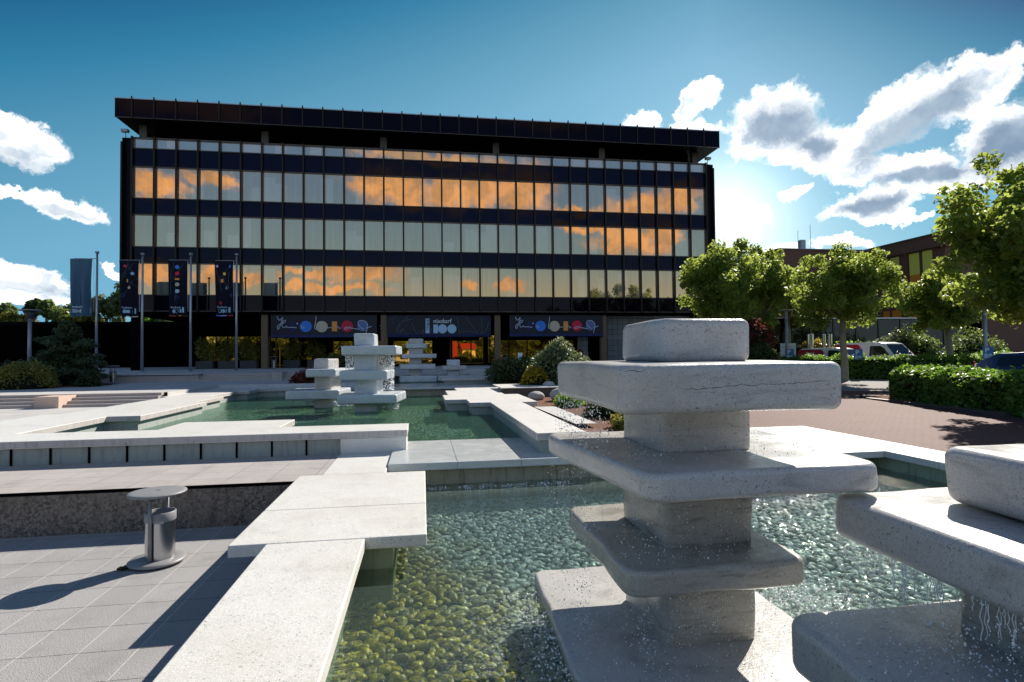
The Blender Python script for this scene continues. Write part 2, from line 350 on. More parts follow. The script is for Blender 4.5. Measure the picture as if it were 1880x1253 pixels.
# wing building at the right: brown bronze sheet
m, n, out = mat('bronze_cladding'); g = n.new('ShaderNodeTexCoord').outputs['Object']
c = n.mix(n.noise(g, .6, 3), (.13, .068, .046, 1), (.19, .10, .068, 1)); princ(n, out, c, .6, 0, .2)
# tile wall of the ground floor
m, n, out = mat('ceramic_tiles'); g = n.new('ShaderNodeNewGeometry').outputs['Position']; x, y, z = n.sep(g)
fx = n.math('FRACT', n.math('DIVIDE', x, .45)); fz = n.math('FRACT', n.math('DIVIDE', z, .45))
e = n.math('MINIMUM', n.math('MINIMUM', fx, n.math('SUBTRACT', 1., fx)), n.math('MINIMUM', fz, n.math('SUBTRACT', 1., fz)))
wn = n.new('ShaderNodeTexWhiteNoise', noise_dimensions='2D'); n.put(wn.inputs['Vector'], n.comb(n.math('FLOOR', n.math('DIVIDE', x, .45)), n.math('FLOOR', n.math('DIVIDE', z, .45)), 0.))
c = n.mix(wn.outputs[0], (.13, .15, .18, 1), (.18, .20, .23, 1)); c = n.mix(n.mr(e, .02, .05, 1., 0.), c, (.04, .05, .06, 1)); princ(n, out, c, .3)

def gold_glass(name, tint, refl, inner, streak=.25):
    m, n, out = mat(name); g = n.new('ShaderNodeNewGeometry').outputs['Position']
    x, y, z = n.sep(g)
    st = n.noise(n.mapping(g, (5.5, 1, .25)), 1.0, 3, .6)
    wob = n.noise(n.mapping(g, (1.2, 1, 1.0)), .8, 2)
    b = n.new('ShaderNodeBump'); b.inputs['Strength'].default_value = .05; b.inputs['Distance'].default_value = .02; n.put(b.inputs['Height'], wob)
    gl = n.new('ShaderNodeBsdfGlossy'); gl.inputs['Roughness'].default_value = .012; n.l.new(b.outputs[0], gl.inputs['Normal'])
    n.put(gl.inputs[0], n.mix(n.mr(st, .3, .7, 0., streak), rgb(tint), rgb([q*.80 for q in tint])))
    wn = n.new('ShaderNodeTexWhiteNoise', noise_dimensions='2D'); n.put(wn.inputs['Vector'], n.comb(n.math('FLOOR', n.math('DIVIDE', x, .83)), n.math('FLOOR', n.math('DIVIDE', z, 3.5)), 0.))
    fz_ = n.math('FRACT', n.math('DIVIDE', n.math('SUBTRACT', z, 5.8), 3.5))
    blk = n.math('MULTIPLY', n.math('GREATER_THAN', wn.outputs['Value'], .72), n.math('LESS_THAN', fz_, n.math('ADD', .55, n.math('MULTIPLY', n.math('FRACT', n.math('MULTIPLY', wn.outputs['Value'], 37.)), .45))))
    p = n.new('ShaderNodeBsdfDiffuse'); n.put(p.inputs[0], n.mix(blk, rgb(inner), rgb([min(.9, q*3.2) for q in inner])))
    mx = n.new('ShaderNodeMixShader'); mx.inputs[0].default_value = refl; n.l.new(p.outputs[0], mx.inputs[1]); n.l.new(gl.outputs[0], mx.inputs[2])
    n.l.new(mx.outputs[0], out.inputs[0]); return m
gold_glass('gold_glass', (.80, .50, .28), .82, (.24, .34, .34), .55)
gold_glass('clerestory_glass', (.66, .48, .34), .70, (.35, .50, .54))
gold_glass('entrance_glass', (.80, .46, .13), .80, (.004, .004, .003), 0)
gold_glass('wing_glass', (.75, .40, .16), .22, (.95, .34, .05), .5)  # orange glow of the panes put into their diffuse colour
gold_glass('dark_glass', (.30, .32, .38), .13, (.01, .008, .008), 0)

def leaf(name, c_lo, c_hi, trans, tstr=.45, rough=.45):
    m, n, out = mat(name); gg = n.new('ShaderNodeNewGeometry'); rnd = gg.outputs['Random Per Island']
    big = n.noise(gg.outputs['Position'], 1.1, 3)
    f = n.math('ADD', n.math('MULTIPLY', rnd, .65), n.math('MULTIPLY', n.mr(big, .3, .7), .35))
    c = n.mix(f, rgb(c_lo), rgb(c_hi))
    d = n.new('ShaderNodeBsdfPrincipled'); n.put(d.inputs['Base Color'], c); d.inputs['Roughness'].default_value = rough; d.inputs['Specular IOR Level'].default_value = .35
    t = n.new('ShaderNodeBsdfTranslucent'); n.put(t.inputs[0], n.mix(f, rgb([q*.7 for q in trans]), rgb(trans)))
    mx = n.new('ShaderNodeMixShader'); mx.inputs[0].default_value = tstr; n.l.new(d.outputs[0], mx.inputs[1]); n.l.new(t.outputs[0], mx.inputs[2])
    n.l.new(mx.outputs[0], out.inputs[0]); return m
leaf('plane_leaf', (.02, .045, .008), (.15, .21, .035), (.66, .80, .15))
leaf('hedge_leaf', (.035, .08, .015), (.12, .24, .03), (.40, .70, .08), .35)
leaf('far_leaf', (.05, .09, .03), (.17, .22, .07), (.42, .55, .12), .3)
leaf('grey_leaf', (.06, .09, .04), (.19, .23, .12), (.35, .42, .18), .3)
leaf('dark_leaf', (.015, .035, .012), (.07, .10, .035), (.2, .28, .06), .25)
leaf('deep_leaf', (.02, .04, .02), (.10, .14, .07), (.2, .28, .1), .25)
leaf('olive_leaf', (.10, .10, .02), (.30, .27, .06), (.5, .48, .09), .3)
leaf('gold_leaf', (.22, .17, .01), (.50, .38, .02), (.6, .5, .06), .4)
leaf('lime_leaf', (.12, .26, .02), (.32, .55, .05), (.6, .9, .1), .4)
leaf('red_leaf', (.05, .012, .01), (.20, .05, .03), (.45, .12, .06), .35)
leaf('cream_flower', (.45, .45, .33), (.62, .62, .50), (.6, .6, .45), .3)
simple('foliage_core', (.012, .016, .008), .95, 0, .1)
simple('bark', (.16, .14, .10), .9, 0, .2, .35, 5, .5)
simple('pale_bark', (.26, .23, .16), .85, 0, .2, .4, 5, .4)
m, n, out = mat('drops'); princ(n, out, (.93, .96, .98, 1), .08, 0, .8)
m, n, out = mat('banner_cloth'); g = n.new('ShaderNodeTexCoord').outputs['Object']
princ(n, out, n.mix(n.noise(g, .8, 3), (.006, .007, .015, 1), (.012, .013, .026, 1)), .6, bump=n.noise(n.mapping(g, (4, 1, .6)), 1.5, 3), bstr=.4, bdist=.03)
def cloth(name, col, ts=.35):
    m, n, out = mat(name)
    d = n.new('ShaderNodeBsdfDiffuse'); d.inputs[0].default_value = rgb(col); t = n.new('ShaderNodeBsdfTranslucent'); t.inputs[0].default_value = rgb(col)
    mx = n.new('ShaderNodeMixShader'); mx.inputs[0].default_value = ts; n.l.new(d.outputs[0], mx.inputs[1]); n.l.new(t.outputs[0], mx.inputs[2]); n.l.new(mx.outputs[0], out.inputs[0])
cloth('flag_black', (.022, .023, .038)); cloth('flag_blue', (.17, .27, .37), .6)
for nm, c in dict(print_blue=(.05, .22, .75), print_sky=(.25, .50, .80), print_beige=(.58, .50, .36), print_orange=(.80, .34, .07), print_red=(.62, .02, .06), print_slate=(.12, .17, .38),
                  print_line=(.45, .50, .62), print_thin=(.10, .13, .19), print_pale=(.40, .60, .78), print_white=(.70, .76, .86), print_navy=(.02, .03, .12), print_lilac=(.45, .35, .75), print_yellow=(.80, .55, .08)).items():
    simple(nm, c, .6, 0, .3, .08)

# ---------------------------------------------------------------- mesh helpers
class MB:
    def __init__(s): s.v = []; s.f = []; s.m = []; s.sm = []
    def add(s, vs, fs, mi=0, smooth=False):
        o = len(s.v); s.v += [tuple(v) for v in vs]
        for f in fs: s.f.append(tuple(i+o for i in f)); s.m.append(mi); s.sm.append(smooth)
        return s
    def box(s, x0, y0, z0, x1, y1, z1, mi=0):
        vs = [(x, y, z) for z in (z0, z1) for y in (y0, y1) for x in (x0, x1)]
        return s.add(vs, [(0, 2, 3, 1), (4, 5, 7, 6), (0, 1, 5, 4), (2, 6, 7, 3), (0, 4, 6, 2), (1, 3, 7, 5)], mi)
    def obox(s, c, ax, ay, hx, hy, z0, z1, mi=0):           # oriented box: centre, angle vectors
        vs = []
        for z in (z0, z1):
            for b in (-hy, hy):
                for a in (-hx, hx): vs.append((c[0]+ax[0]*a+ay[0]*b, c[1]+ax[1]*a+ay[1]*b, z))
        return s.add(vs, [(0, 2, 3, 1), (4, 5, 7, 6), (0, 1, 5, 4), (2, 6, 7, 3), (0, 4, 6, 2), (1, 3, 7, 5)], mi)
    def cyl(s, c, r0, r1, z0, z1, n=20, mi=0, smooth=True, caps=True, rings=1, sx=1, sy_=1):
        vs = []
        for k in range(rings+1):
            t = k/rings; r = r0+(r1-r0)*t; z = z0+(z1-z0)*t
            vs += [(c[0]+sx*r*math.cos(2*math.pi*i/n), c[1]+sy_*r*math.sin(2*math.pi*i/n), z) for i in range(n)]
        fs = [(k*n+i, k*n+(i+1) % n, (k+1)*n+(i+1) % n, (k+1)*n+i) for k in range(rings) for i in range(n)]
        s.add(vs, fs, mi, smooth)
        if caps: s.add(vs[:n], [tuple(range(n-1, -1, -1))], mi); s.add(vs[-n:], [tuple(range(n))], mi)
        return s
    def lathe(s, c, prof, n=24, mi=0):
        vs = []
        for r, z in prof: vs += [(c[0]+r*math.cos(2*math.pi*i/n), c[1]+r*math.sin(2*math.pi*i/n), z) for i in range(n)]
        return s.add(vs, [(k*n+i, k*n+(i+1) % n, (k+1)*n+(i+1) % n, (k+1)*n+i) for k in range(len(prof)-1) for i in range(n)], mi, True)
    def tube(s, pts, rad, n=8, mi=0, cap=True):
        pts = [Vector(p) for p in pts]; vs = []
        if not hasattr(rad, '__len__'): rad = [rad]*len(pts)
        for i, p in enumerate(pts):
            d = (pts[min(i+1, len(pts)-1)]-pts[max(i-1, 0)]).normalized()
            a = d.orthogonal().normalized() if i == 0 else (a - d*a.dot(d)).normalized()
            b = d.cross(a)
            vs += [tuple(p + (a*math.cos(2*math.pi*k/n) + b*math.sin(2*math.pi*k/n))*rad[i]) for k in range(n)]
        fs = [(j*n+k, j*n+(k+1) % n, (j+1)*n+(k+1) % n, (j+1)*n+k) for j in range(len(pts)-1) for k in range(n)]
        s.add(vs, fs, mi, True)
        if cap: s.add(vs[:n], [tuple(range(n-1, -1, -1))], mi); s.add(vs[-n:], [tuple(range(n))], mi)
        return s
    def prism(s, poly, z0, z1, mi=0, mside=None):
        a = sum(poly[i][0]*poly[(i+1) % len(poly)][1]-poly[(i+1) % len(poly)][0]*poly[i][1] for i in range(len(poly)))
        if a < 0: poly = poly[::-1]
        n = len(poly)
        s.add([(x, y, z1) for x, y in poly], [tuple(range(n))], mi); s.add([(x, y, z0) for x, y in poly], [tuple(range(n-1, -1, -1))], mi)
        s.add([(x, y, z) for z in (z0, z1) for x, y in poly], [(i, (i+1) % n, n+(i+1) % n, n+i) for i in range(n)], mi if mside is None else mside)
        return s
    def build(s, name, mats, parent=None, loc=(0, 0, 0), rotz=0., bevel=0., seg=2):
        me = bpy.data.meshes.new(name); me.from_pydata(s.v, [], s.f)
        for mm in (mats if isinstance(mats, (list, tuple)) else [mats]): me.materials.append(MATS[mm])
        me.polygons.foreach_set('material_index', s.m); me.polygons.foreach_set('use_smooth', s.sm)
        bm = bmesh.new(); bm.from_mesh(me)
        bmesh.ops.remove_doubles(bm, verts=bm.verts, dist=1e-5)
        big = [f for f in bm.faces if len(f.verts) > 4]
        if bevel:
            bmesh.ops.recalc_face_normals(bm, faces=bm.faces)
            es = [e for e in bm.edges if len(e.link_faces) == 2 and e.calc_face_angle(0) > R_(30)]
            bmesh.ops.bevel(bm, geom=es, offset=bevel, segments=seg, profile=.5, affect='EDGES', clamp_overlap=True)
            big = [f for f in bm.faces if len(f.verts) > 4]
        if big: bmesh.ops.triangulate(bm, faces=big)
        bm.to_mesh(me); bm.free()
        o = bpy.data.objects.new(name, me); COL.objects.link(o); o.location = loc; o.rotation_euler = (0, 0, rotz)
        if parent: o.parent = parent
        return o
def tag(o, label=None, cat=None, group=None, kind=None):
    if label: o['label'] = label
    if cat: o['category'] = cat
    if group: o['group'] = group
    if kind: o['kind'] = kind
    return o
def thing(name, label, cat, loc=(0, 0, 0), rotz=0., group=None):
    o = bpy.data.objects.new(name, None); COL.objects.link(o); o.location = loc; o.rotation_euler = (0, 0, rotz); o.empty_display_size = .3
    return tag(o, label, cat, group)
def copy_tree(o, parent=None):
    c = o.copy(); COL.objects.link(c)
    if parent: c.parent = parent
    for ch in o.children: copy_tree(ch, c)
    return c
def quads_obj(name, V, n_per, material, parent=None, faces=None, smooth=False):
    """fast mesh from numpy: V (k,n_per,3)"""
    k = V.shape[0]; me = bpy.data.meshes.new(name)
    if faces is None: faces = np.arange(n_per)[None, :]
    faces = np.asarray(faces); nf, fl = faces.shape
    idx = (faces[None, :, :] + (np.arange(k)*n_per)[:, None, None]).reshape(-1)
    me.vertices.add(k*n_per); me.vertices.foreach_set('co', V.reshape(-1).astype(np.float32))
    me.loops.add(len(idx)); me.loops.foreach_set('vertex_index', idx.astype(np.int32))
    me.polygons.add(k*nf); me.polygons.foreach_set('loop_start', (np.arange(k*nf)*fl).astype(np.int32)); me.polygons.foreach_set('loop_total', np.full(k*nf, fl, np.int32))
    if smooth: me.polygons.foreach_set('use_smooth', np.ones(k*nf, bool))
    me.update(calc_edges=True); me.materials.append(MATS[material])
    o = bpy.data.objects.new(name, me); COL.objects.link(o)
    if parent: o.parent = parent
    return o
def text_mesh(name, body, size, material, parent, origin, ux, uz, mirror=False, bold=.0, depth=.004, align='LEFT'):
    cu = bpy.data.curves.new(name, 'FONT'); cu.body = body; cu.size = size; cu.extrude = depth; cu.offset = bold; cu.align_x = align
    t = bpy.data.objects.new(name, cu); COL.objects.link(t); dg = bpy.context.evaluated_depsgraph_get()
    me = bpy.data.meshes.new_from_object(t.evaluated_get(dg)); bpy.data.objects.remove(t)
    o_ = Vector(origin); ux = Vector(ux).normalized(); uz = Vector(uz).normalized(); un = ux.cross(uz)
    for v in me.vertices:
        x = -v.co.x if mirror else v.co.x
        v.co = o_ + ux*x + uz*v.co.y + un*v.co.z
    me.materials.clear(); me.materials.append(MATS[material])
    ob = bpy.data.objects.new(name, me); COL.objects.link(ob); ob.parent = parent; return ob

# rounded slab on a quad footprint (corners counter-clockwise), vertical corner radius rv, top/bottom edge radius re
def slab_mb(quad, z0, z1, rv=.08, re=.05, nseg=6, mi=0, wobble=.006):
    pts = []
    n = len(quad)
    for i in range(n):
        p = Vector(quad[i]).to_2d(); a = (Vector(quad[i-1]).to_2d()-p).normalized(); b = (Vector(quad[(i+1) % n]).to_2d()-p).normalized()
        ang = math.acos(max(-1, min(1, a.dot(b)))); off = rv/math.tan(ang/2); c = p + (a+b).normalized()*(rv/math.sin(ang/2))
        s_ = p+a*off-c; e_ = p+b*off-c
        a0 = math.atan2(s_.y, s_.x); a1 = math.atan2(e_.y, e_.x)
        while a1 < a0: a1 += 2*math.pi
        for k in range(nseg+1):
            t = a0+(a1-a0)*k/nseg; pts.append((c.x+rv*math.cos(t), c.y+rv*math.sin(t), math.cos(t), math.sin(t)))
        # intermediate points along the straight edge so the surface can undulate
        q = Vector(quad[(i+1) % n]).to_2d()
        d = (q-p).normalized(); nr = (d.y, -d.x); L = (q-p).length
        for k in range(1, 10): pts.append((p.x+d.x*(off+(L-2*off)*k/10), p.y+d.y*(off+(L-2*off)*k/10), nr[0], nr[1]))
    rings = []
    for k in range(7): t = math.pi/2*k/6; rings.append((re*(1-math.sin(t)), z0+re*(1-math.cos(t))))
    rings += [(0, z0+re+(z1-z0-2*re)*k/4) for k in range(1, 4)]
    for k in range(7): t = math.pi/2*k/6; rings.append((re*(1-math.cos(t)), z1-re*(1-math.sin(t))))
    m_ = MB(); vs = []; N = len(pts); ph = random.random()*10
    for ins, z in rings:
        for (x, y, nx, ny) in pts:
            wv_ = wobble*(math.sin(x*5.1+z*7+ph)+math.sin(y*6.3-z*5+ph*2)+math.sin((x+y)*11+ph))
            vs.append((x-nx*(ins+wv_), y-ny*(ins+wv_), z+wobble*.6*math.sin(x*3.7+ph)*math.sin(y*4.3)))
    fs = [(k*N+i, k*N+(i+1) % N, (k+1)*N+(i+1) % N, (k+1)*N+i) for k in range(len(rings)-1) for i in range(N)]
    m_.add(vs, fs, mi, True)
    top = vs[-N:]; c = (sum(v[0] for v in top)/N, sum(v[1] for v in top)/N, sum(v[2] for v in top)/N)
    m_.add(top+[c], [(i, (i+1) % N, N) for i in range(N)], mi, True)
    bot = vs[:N]; c = (sum(v[0] for v in bot)/N, sum(v[1] for v in bot)/N, z0)
    m_.add(bot+[c], [((i+1) % N, i, N) for i in range(N)], mi, True)
    return m_
def rect(x0, y0, x1, y1): return [(x0, y0), (x1, y0), (x1, y1), (x0, y1)]

def settle(root):
    """move the thing's origin to its base: children were modelled in world coordinates"""
    allm = []
    def rec(o):
        if o.type == 'MESH': allm.append(o)
        for ch in o.children: rec(ch)
    rec(root)
    los = np.array([[v.co[:] for v in o.data.vertices][i] for o in allm for i in (0,)]) if False else None
    mn = Vector((1e9,)*3); mx_ = Vector((-1e9,)*3)
    for o in allm:
        a = np.empty(len(o.data.vertices)*3); o.data.vertices.foreach_get('co', a); a = a.reshape(-1, 3)
        lo, hi = a.min(0), a.max(0)
        for i in range(3): mn[i] = min(mn[i], lo[i]); mx_[i] = max(mx_[i], hi[i])
    c = Vector(((mn.x+mx_.x)/2, (mn.y+mx_.y)/2, mn.z))
    for me in {o.data for o in allm}: me.transform(Matrix.Translation(-c))
    root.location = c; return root
def struct(name, mb, m_, label, **kw):
    return tag(mb.build(name, m_, **kw), label, name.replace('_', ' '), kind='structure')

# ================================================================ GROUND LEVELS
Z1, ZP1, ZP2, ZP3 = .605, .76, 1.17, 1.58
def gz(y): return .5+.022*(y-7)
struct('ground', MB().add([(-900, -900, -.4), (900, -900, -.4), (900, 1500, -.4), (-900, 1500, -.4)], [(0, 1, 2, 3)]), 'grassland', 'grassy ground reaching the horizon')
struct('lower_pavement', MB().add([(-60, -60, 0), (-1.40, -60, 0), (-1.40, 8.70, 0), (-60, 8.70, 0)], [(0, 1, 2, 3)]), 'lower_paving', 'grey stone paving around the round ashtray bin')
struct('rear_pavement', MB().add([(-1.40, -60, -.004), (60, -60, -.004), (60, -3, -.004), (-1.40, -3, -.004)], [(0, 1, 2, 3)]), 'lower_paving', 'paving behind the near basin')
struct('middle_terrace', MB().add([(-60, 8.64, Z1), (-1.40, 8.64, Z1), (-1.40, 10.86, Z1), (-60, 10.86, Z1)], [(0, 1, 2, 3)]), 'terrace_paving', 'beige paved terrace between the rough wall and the tiled pool wall')
mb = MB().add([(-90, 10.86, ZP1), (-9.3, 10.86, ZP1), (-9.3, 22.6, ZP1), (-90, 22.6, ZP1)], [(0, 1, 2, 3)])
struct('side_plaza', mb, 'plaza_paving', 'pale paving in front of the broad steps')
mb = MB()
mb.add([(-90, 22.6, ZP2), (-9.3, 22.6, ZP2), (-9.3, 32.2, ZP2), (-90, 32.2, ZP2)], [(0, 1, 2, 3)])
mb.add([(-9.3, 27.85, ZP2), (-2.1, 27.85, ZP2), (-2.1, 32.2, ZP2), (-9.3, 32.2, ZP2)], [(0, 1, 2, 3)])
mb.add([(-9.3, 22.6, ZP2), (-9.3, 22.6, .9), (-9.3, 27.85, .9), (-9.3, 27.85, ZP2)], [(0, 1, 2, 3)])
mb.add([(-9.3, 27.85, ZP2), (-9.3, 27.85, .9), (-2.1, 27.85, .9), (-2.1, 27.85, ZP2)], [(0, 1, 2, 3)])
struct('upper_plaza', mb, 'plaza_paving', 'pale upper plaza half in the shadow of the office building')
mb = MB()
mb.add([(-120, 33.1, ZP3), (-2.1, 33.1, ZP3), (-2.1, 34.6, ZP3), (-120, 34.6, ZP3)], [(0, 1, 2, 3)])
mb.add([(-120, 34.6, ZP3), (27, 34.6, ZP3), (27, 66, ZP3), (-120, 66, ZP3)], [(0, 1, 2, 3)])
mb.add([(27, 34.6, .4), (27, 66, .4), (27, 66, ZP3), (27, 34.6, ZP3)], [(0, 1, 2, 3)])
mb.add([(-2.1, 34.6, .7), (14, 34.6, .7), (14, 34.6, ZP3), (-2.1, 34.6, ZP3)], [(0, 1, 2, 3)])
mb.add([(-2.1, 32.2, .7), (-2.1, 34.6, .7), (-2.1, 34.6, ZP3), (-2.1, 32.2, ZP3)], [(0, 1, 2, 3)])
struct('entrance_plaza', mb, 'plaza_paving', 'shaded paving in front of the entrance')
# broad steps left, and the steps up to the entrance plaza
def steps(name, x0, x1, y0, zb, n, rise, tread, label):
    m_ = MB()
    for i in range(n): m_.box(x0, y0+i*tread, zb-.3, x1, y0+n*tread+.02, zb+(i+1)*rise)
    return struct(name, m_, 'granite', label, bevel=.008, seg=1)
steps('steps', -60, -9.42, 21.6, ZP1, 4, (ZP2-ZP1)/4-.001, .26, 'four broad shallow stone steps at the left')
steps('entrance_steps', -11.75, -2.1, 32.15, ZP2, 3, (ZP3-ZP2)/3-.001, .32, 'three long steps up to the entrance plaza')
def cheek(name, pts, y0, y1, label, m_='pink_granite'):
    m2 = MB().box(*pts)
    return tag(m2.build(name, m_, bevel=.01), label, 'stone block')
cheek('cheek_block', (-12.95, 21.35, ZP1-.05, -12.2, 22.75, ZP2-.02), 0, 0, 'pink granite cheek block splitting the broad steps at the left')
cheek('cheek_block', (-8.0, 31.9, ZP2-.05, -7.45, 33.2, ZP3+.04), 0, 0, 'small granite cheek block in the entrance steps', 'granite')
t = thing('retaining_wall', 'low granite wall with a pale top below the flagpoles', 'wall')
MB().box(-20.6, 32.15, ZP2-.05, -11.75, 33.2, ZP3-.07).build('wall', 'granite', t); MB().box(-20.6, 32.22, ZP3-.07, -11.75, 33.2, ZP3-.03).build('shadow_gap', 'black_metal', t)
MB().box(-20.65, 32.08, ZP3-.03, -11.70, 33.25, ZP3+.02).build('coping', 'plaza_paving', t)
settle(t)
# brick court and road at the right (gently rising ground)
def slope(name, pts, m_, label, dz=0):
    return struct(name, MB().add([(x, y, gz(y)+dz) for x, y in pts], [tuple(range(len(pts)))]), m_, label)
slope('court_ground', [(9.02, -40), (200, -40), (200, 20.7), (3.6, 20.7), (3.6, 12.4), (9.02, 12.4)], 'brick_paving', 'reddish brown brick paving of the court')
slope('road', [(3.6, 20.7), (200, 20.7), (200, 130), (27, 130), (27, 34.6), (14, 34.6), (14, 27), (3.6, 27)], 'asphalt', 'grey asphalt lane behind the brick court')
struct('flower_bed', MB().add([(2.85, 10.4, .56), (9.0, 12.4, .60), (9.0, 20.4, .84), (2.85, 20.4, .84)], [(0, 1, 2, 3)]), 'soil', 'planting bed covered in reddish bark beside the pool')
struct('upper_flower_bed', MB().add([(3.6, 21.2, 1.12), (13.5, 21.2, 1.12), (13.5, 34.6, 1.2), (3.6, 34.6, 1.2)], [(0, 1, 2, 3)]), 'soil', 'raised planting bed below the entrance')
struct('path', MB().add([(3.62, 13.2, .74), (4.15, 13.2, .74), (4.05, 17.2, .80), (3.4, 17.2, .80)], [(0, 1, 2, 3)]), 'plaza_paving', 'narrow pale stone path along the bed')
t = thing('retaining_wall', 'low brown wall behind the bark covered bed', 'wall')
MB().box(2.9, 20.9, .5, 13.5, 21.2, 1.16).build('wall', 'dark_wall', t, bevel=.01); MB().box(2.9, 20.85, 1.16, 7.5, 23.6, 1.19).build('coping', 'coping_marble', t); settle(t)

# ================================================================ ROUGH WALL
t = thing('retaining_wall', 'rough stained concrete wall behind the round ashtray bin', 'wall')
MB().box(-40, 8.66, -.05, -1.42, 8.95, .55).build('wall', 'rough_concrete', t)
MB().box(-40, 8.72, .55, -1.42, 8.95, .585).build('shadow_gap', 'black_metal', t)
MB().box(-40, 8.62, .585, -1.42, 8.80, .600).build('edge_strip', 'black_metal', t); settle(t)

# ================================================================ LOWER BASIN
def inset(poly, d):
    a = sum(poly[i][0]*poly[(i+1) % len(poly)][1]-poly[(i+1) % len(poly)][0]*poly[i][1] for i in range(len(poly)))
    if a < 0: poly = poly[::-1]
    out = []; n = len(poly)
    for i in range(n):
        p0, p, p1 = Vector(poly[i-1]), Vector(poly[i]), Vector(poly[(i+1) % n])
        d0 = (p-p0).normalized(); d1 = (p1-p).normalized(); n0 = Vector((-d0.y, d0.x)); n1 = Vector((-d1.y, d1.x))
        k = n0+n1; L = k.length
        if L < .3: out.append(tuple(p+n0*d)); continue
        k.normalize(); out.append(tuple(p+k*(d/max(.3, k.dot(n0)))))
    return out
lb = thing('fountain_basin', 'near lower fountain basin with white marble rim and pebble floor', 'pool')
CT = .13
def coping(parent, poly, z0, z1, m_='coping_marble', side=None, bev=.012, name='coping_slab'):
    ms = [m_, side or m_]
    return MB().prism(poly, z0, z1, 0, 1).build(name, ms, parent, bevel=bev, seg=2)
coping(lb, rect(-1.49, -3, -.57, 5.745), .50, .62)
coping(lb, rect(-1.84, 5.76, .03, 6.985), .50, .62)
coping(lb, rect(-1.84, 6.993, .03, 8.93), .50, .62)
coping(lb, rect(-1.51, 8.938, -.575, 10.72), .50, .617)
coping(lb, rect(8.18, 7.95, 9.1, 12.5), .50, .62); coping(lb, rect(8.18, -3, 9.1, 7.94), .50, .62)
coping(lb, rect(5.0, 9.0, 8.172, 12.5), .50, .62); coping(lb, rect(2.92, 9.5, 4.99, 10.6), .50, .62)
mb = MB(); mb.box(-1.39, -3, -.06, -.70, 5.87, .50); mb.box(-1.39, 5.87, -.06, -.31, 9.55, .498); mb.box(-1.39, 9.56, -.06, -.6, 10.7, .497)
mb.box(8.28, -3, -.06, 9.0, 12.4, .499); mb.box(3.0, 9.62, -.06, 8.28, 12.3, .496)
mb.build('basin_wall', 'pool_wall', lb)
MB().box(-.55, 9.52, -.06, 3.02, 9.75, .53).build('spillway_wall', 'cascade_wall', lb)
mb = MB()
for x0, x1 in ((-.565, .552), (.554, 1.62), (1.622, 3.0)):
    mb2 = MB().prism(rect(x0, 9.36, x1, 11.85), .535, .66); mb2.build('spillway_slab', 'wet_marble', lb, bevel=.012, seg=2)
MB().add([(-.7, -3, -.05), (8.3, -3, -.05), (8.3, 9.7, -.05), (-.7, 9.7, -.05)], [(0, 1, 2, 3)]).build('basin_floor', 'pebble_bed', lb)
settle(lb)
tag(MB().add([(-.71, -3, z_w), (8.29, -3, z_w), (8.29, 9.54, z_w), (-.71, 9.54, z_w)], [(0, 1, 2, 3)]).build('water', 'lower_water'), 'clear rippling water over pebbles in the lower basin', 'water', kind='structure')

# pebbles on the floor of the lower basin
def ico(sub):
    b = bmesh.new(); bmesh.ops.create_icosphere(b, subdivisions=sub, radius=1)
    v = np.array([x.co[:] for x in b.verts]); f = np.array([[y.index for y in x.verts] for x in b.faces]); b.free(); return v, f
IV, IF = ico(2); IV1, IF1 = ico(1)
xs = []; sp = .108; rng = np.random.default_rng(3)
gx = np.arange(-.72, 8.3, sp); gy = np.arange(1.2, 9.5, sp*.86)
X, Y = np.meshgrid(gx, gy); X[1::2] += sp/2; X = X.ravel()+rng.normal(0, .014, X.size); Y = Y.ravel()+rng.normal(0, .014, Y.size)
n = X.size; big_ = 1+.3*(rng.uniform(size=n) < .2); sc = np.stack([rng.uniform(.042, .078, n)*big_, rng.uniform(.032, .056, n)*big_, rng.uniform(.018, .032, n)], 1)
ang = rng.uniform(0, 6.28, n)*.5+rng.choice([0, .4], n); tilt = rng.normal(0, .25, n)
V = IV[None]*sc[:, None, :]; lump = 1+.12*np.sin(V[:, :, :1]*60+ang[:, None, None]*3); V = V*lump
c, s = np.cos(tilt)[:, None], np.sin(tilt)[:, None]; V = np.stack([V[..., 0]*c-V[..., 2]*s, V[..., 1], V[..., 0]*s+V[..., 2]*c], -1)
c, s = np.cos(ang)[:, None], np.sin(ang)[:, None]; V = np.stack([V[..., 0]*c-V[..., 1]*s, V[..., 0]*s+V[..., 1]*c, V[..., 2]], -1)
V += np.stack([X, Y, rng.uniform(-.042, -.015, n)], 1)[:, None, :]
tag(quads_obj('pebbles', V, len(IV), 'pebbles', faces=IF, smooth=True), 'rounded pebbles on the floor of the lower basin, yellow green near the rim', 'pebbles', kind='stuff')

# ================================================================ UPPER BASIN
ub = thing('fountain_basin', 'middle fountain basin with stepped white marble rim around green water', 'pool')
ZC = 1.03
P1 = [(-9.4,10.75),(-.29,10.75),(-.29,11.8),(-2.8,11.8),(-2.8,13.13),(-5.08,13.13),(-5.08,11.88),(-7.5,11.88),(-7.5,14.94),(-6.75,14.94),(-6.75,19.2),(-7.1,19.2),(-7.1,21.8),(-7.6,21.8),
      (-7.6,24.95),(-7.15,24.95),(-7.15,26.5),(-2.2,26.5),(-2.2,27.9),(-9.4,27.9),(-9.3,22),(-9.03,22),(-9.03,15.85),(-9.4,15.85)]
P2 = [(1.97,9.75),(2.87,9.75),(2.87,16.4),(3.35,16.4),(3.35,19.8),(2.87,19.8),(2.87,21.95),(3.15,21.95),(3.15,24),(3.5,24),(3.6,26.6),(1.3,26.6),(1.33,22.45),(.87,22.45),(.87,19.95),(.68,19.95),(.68,17.8),(1.35,17.8),(1.35,16.5),(1.95,16.5)]
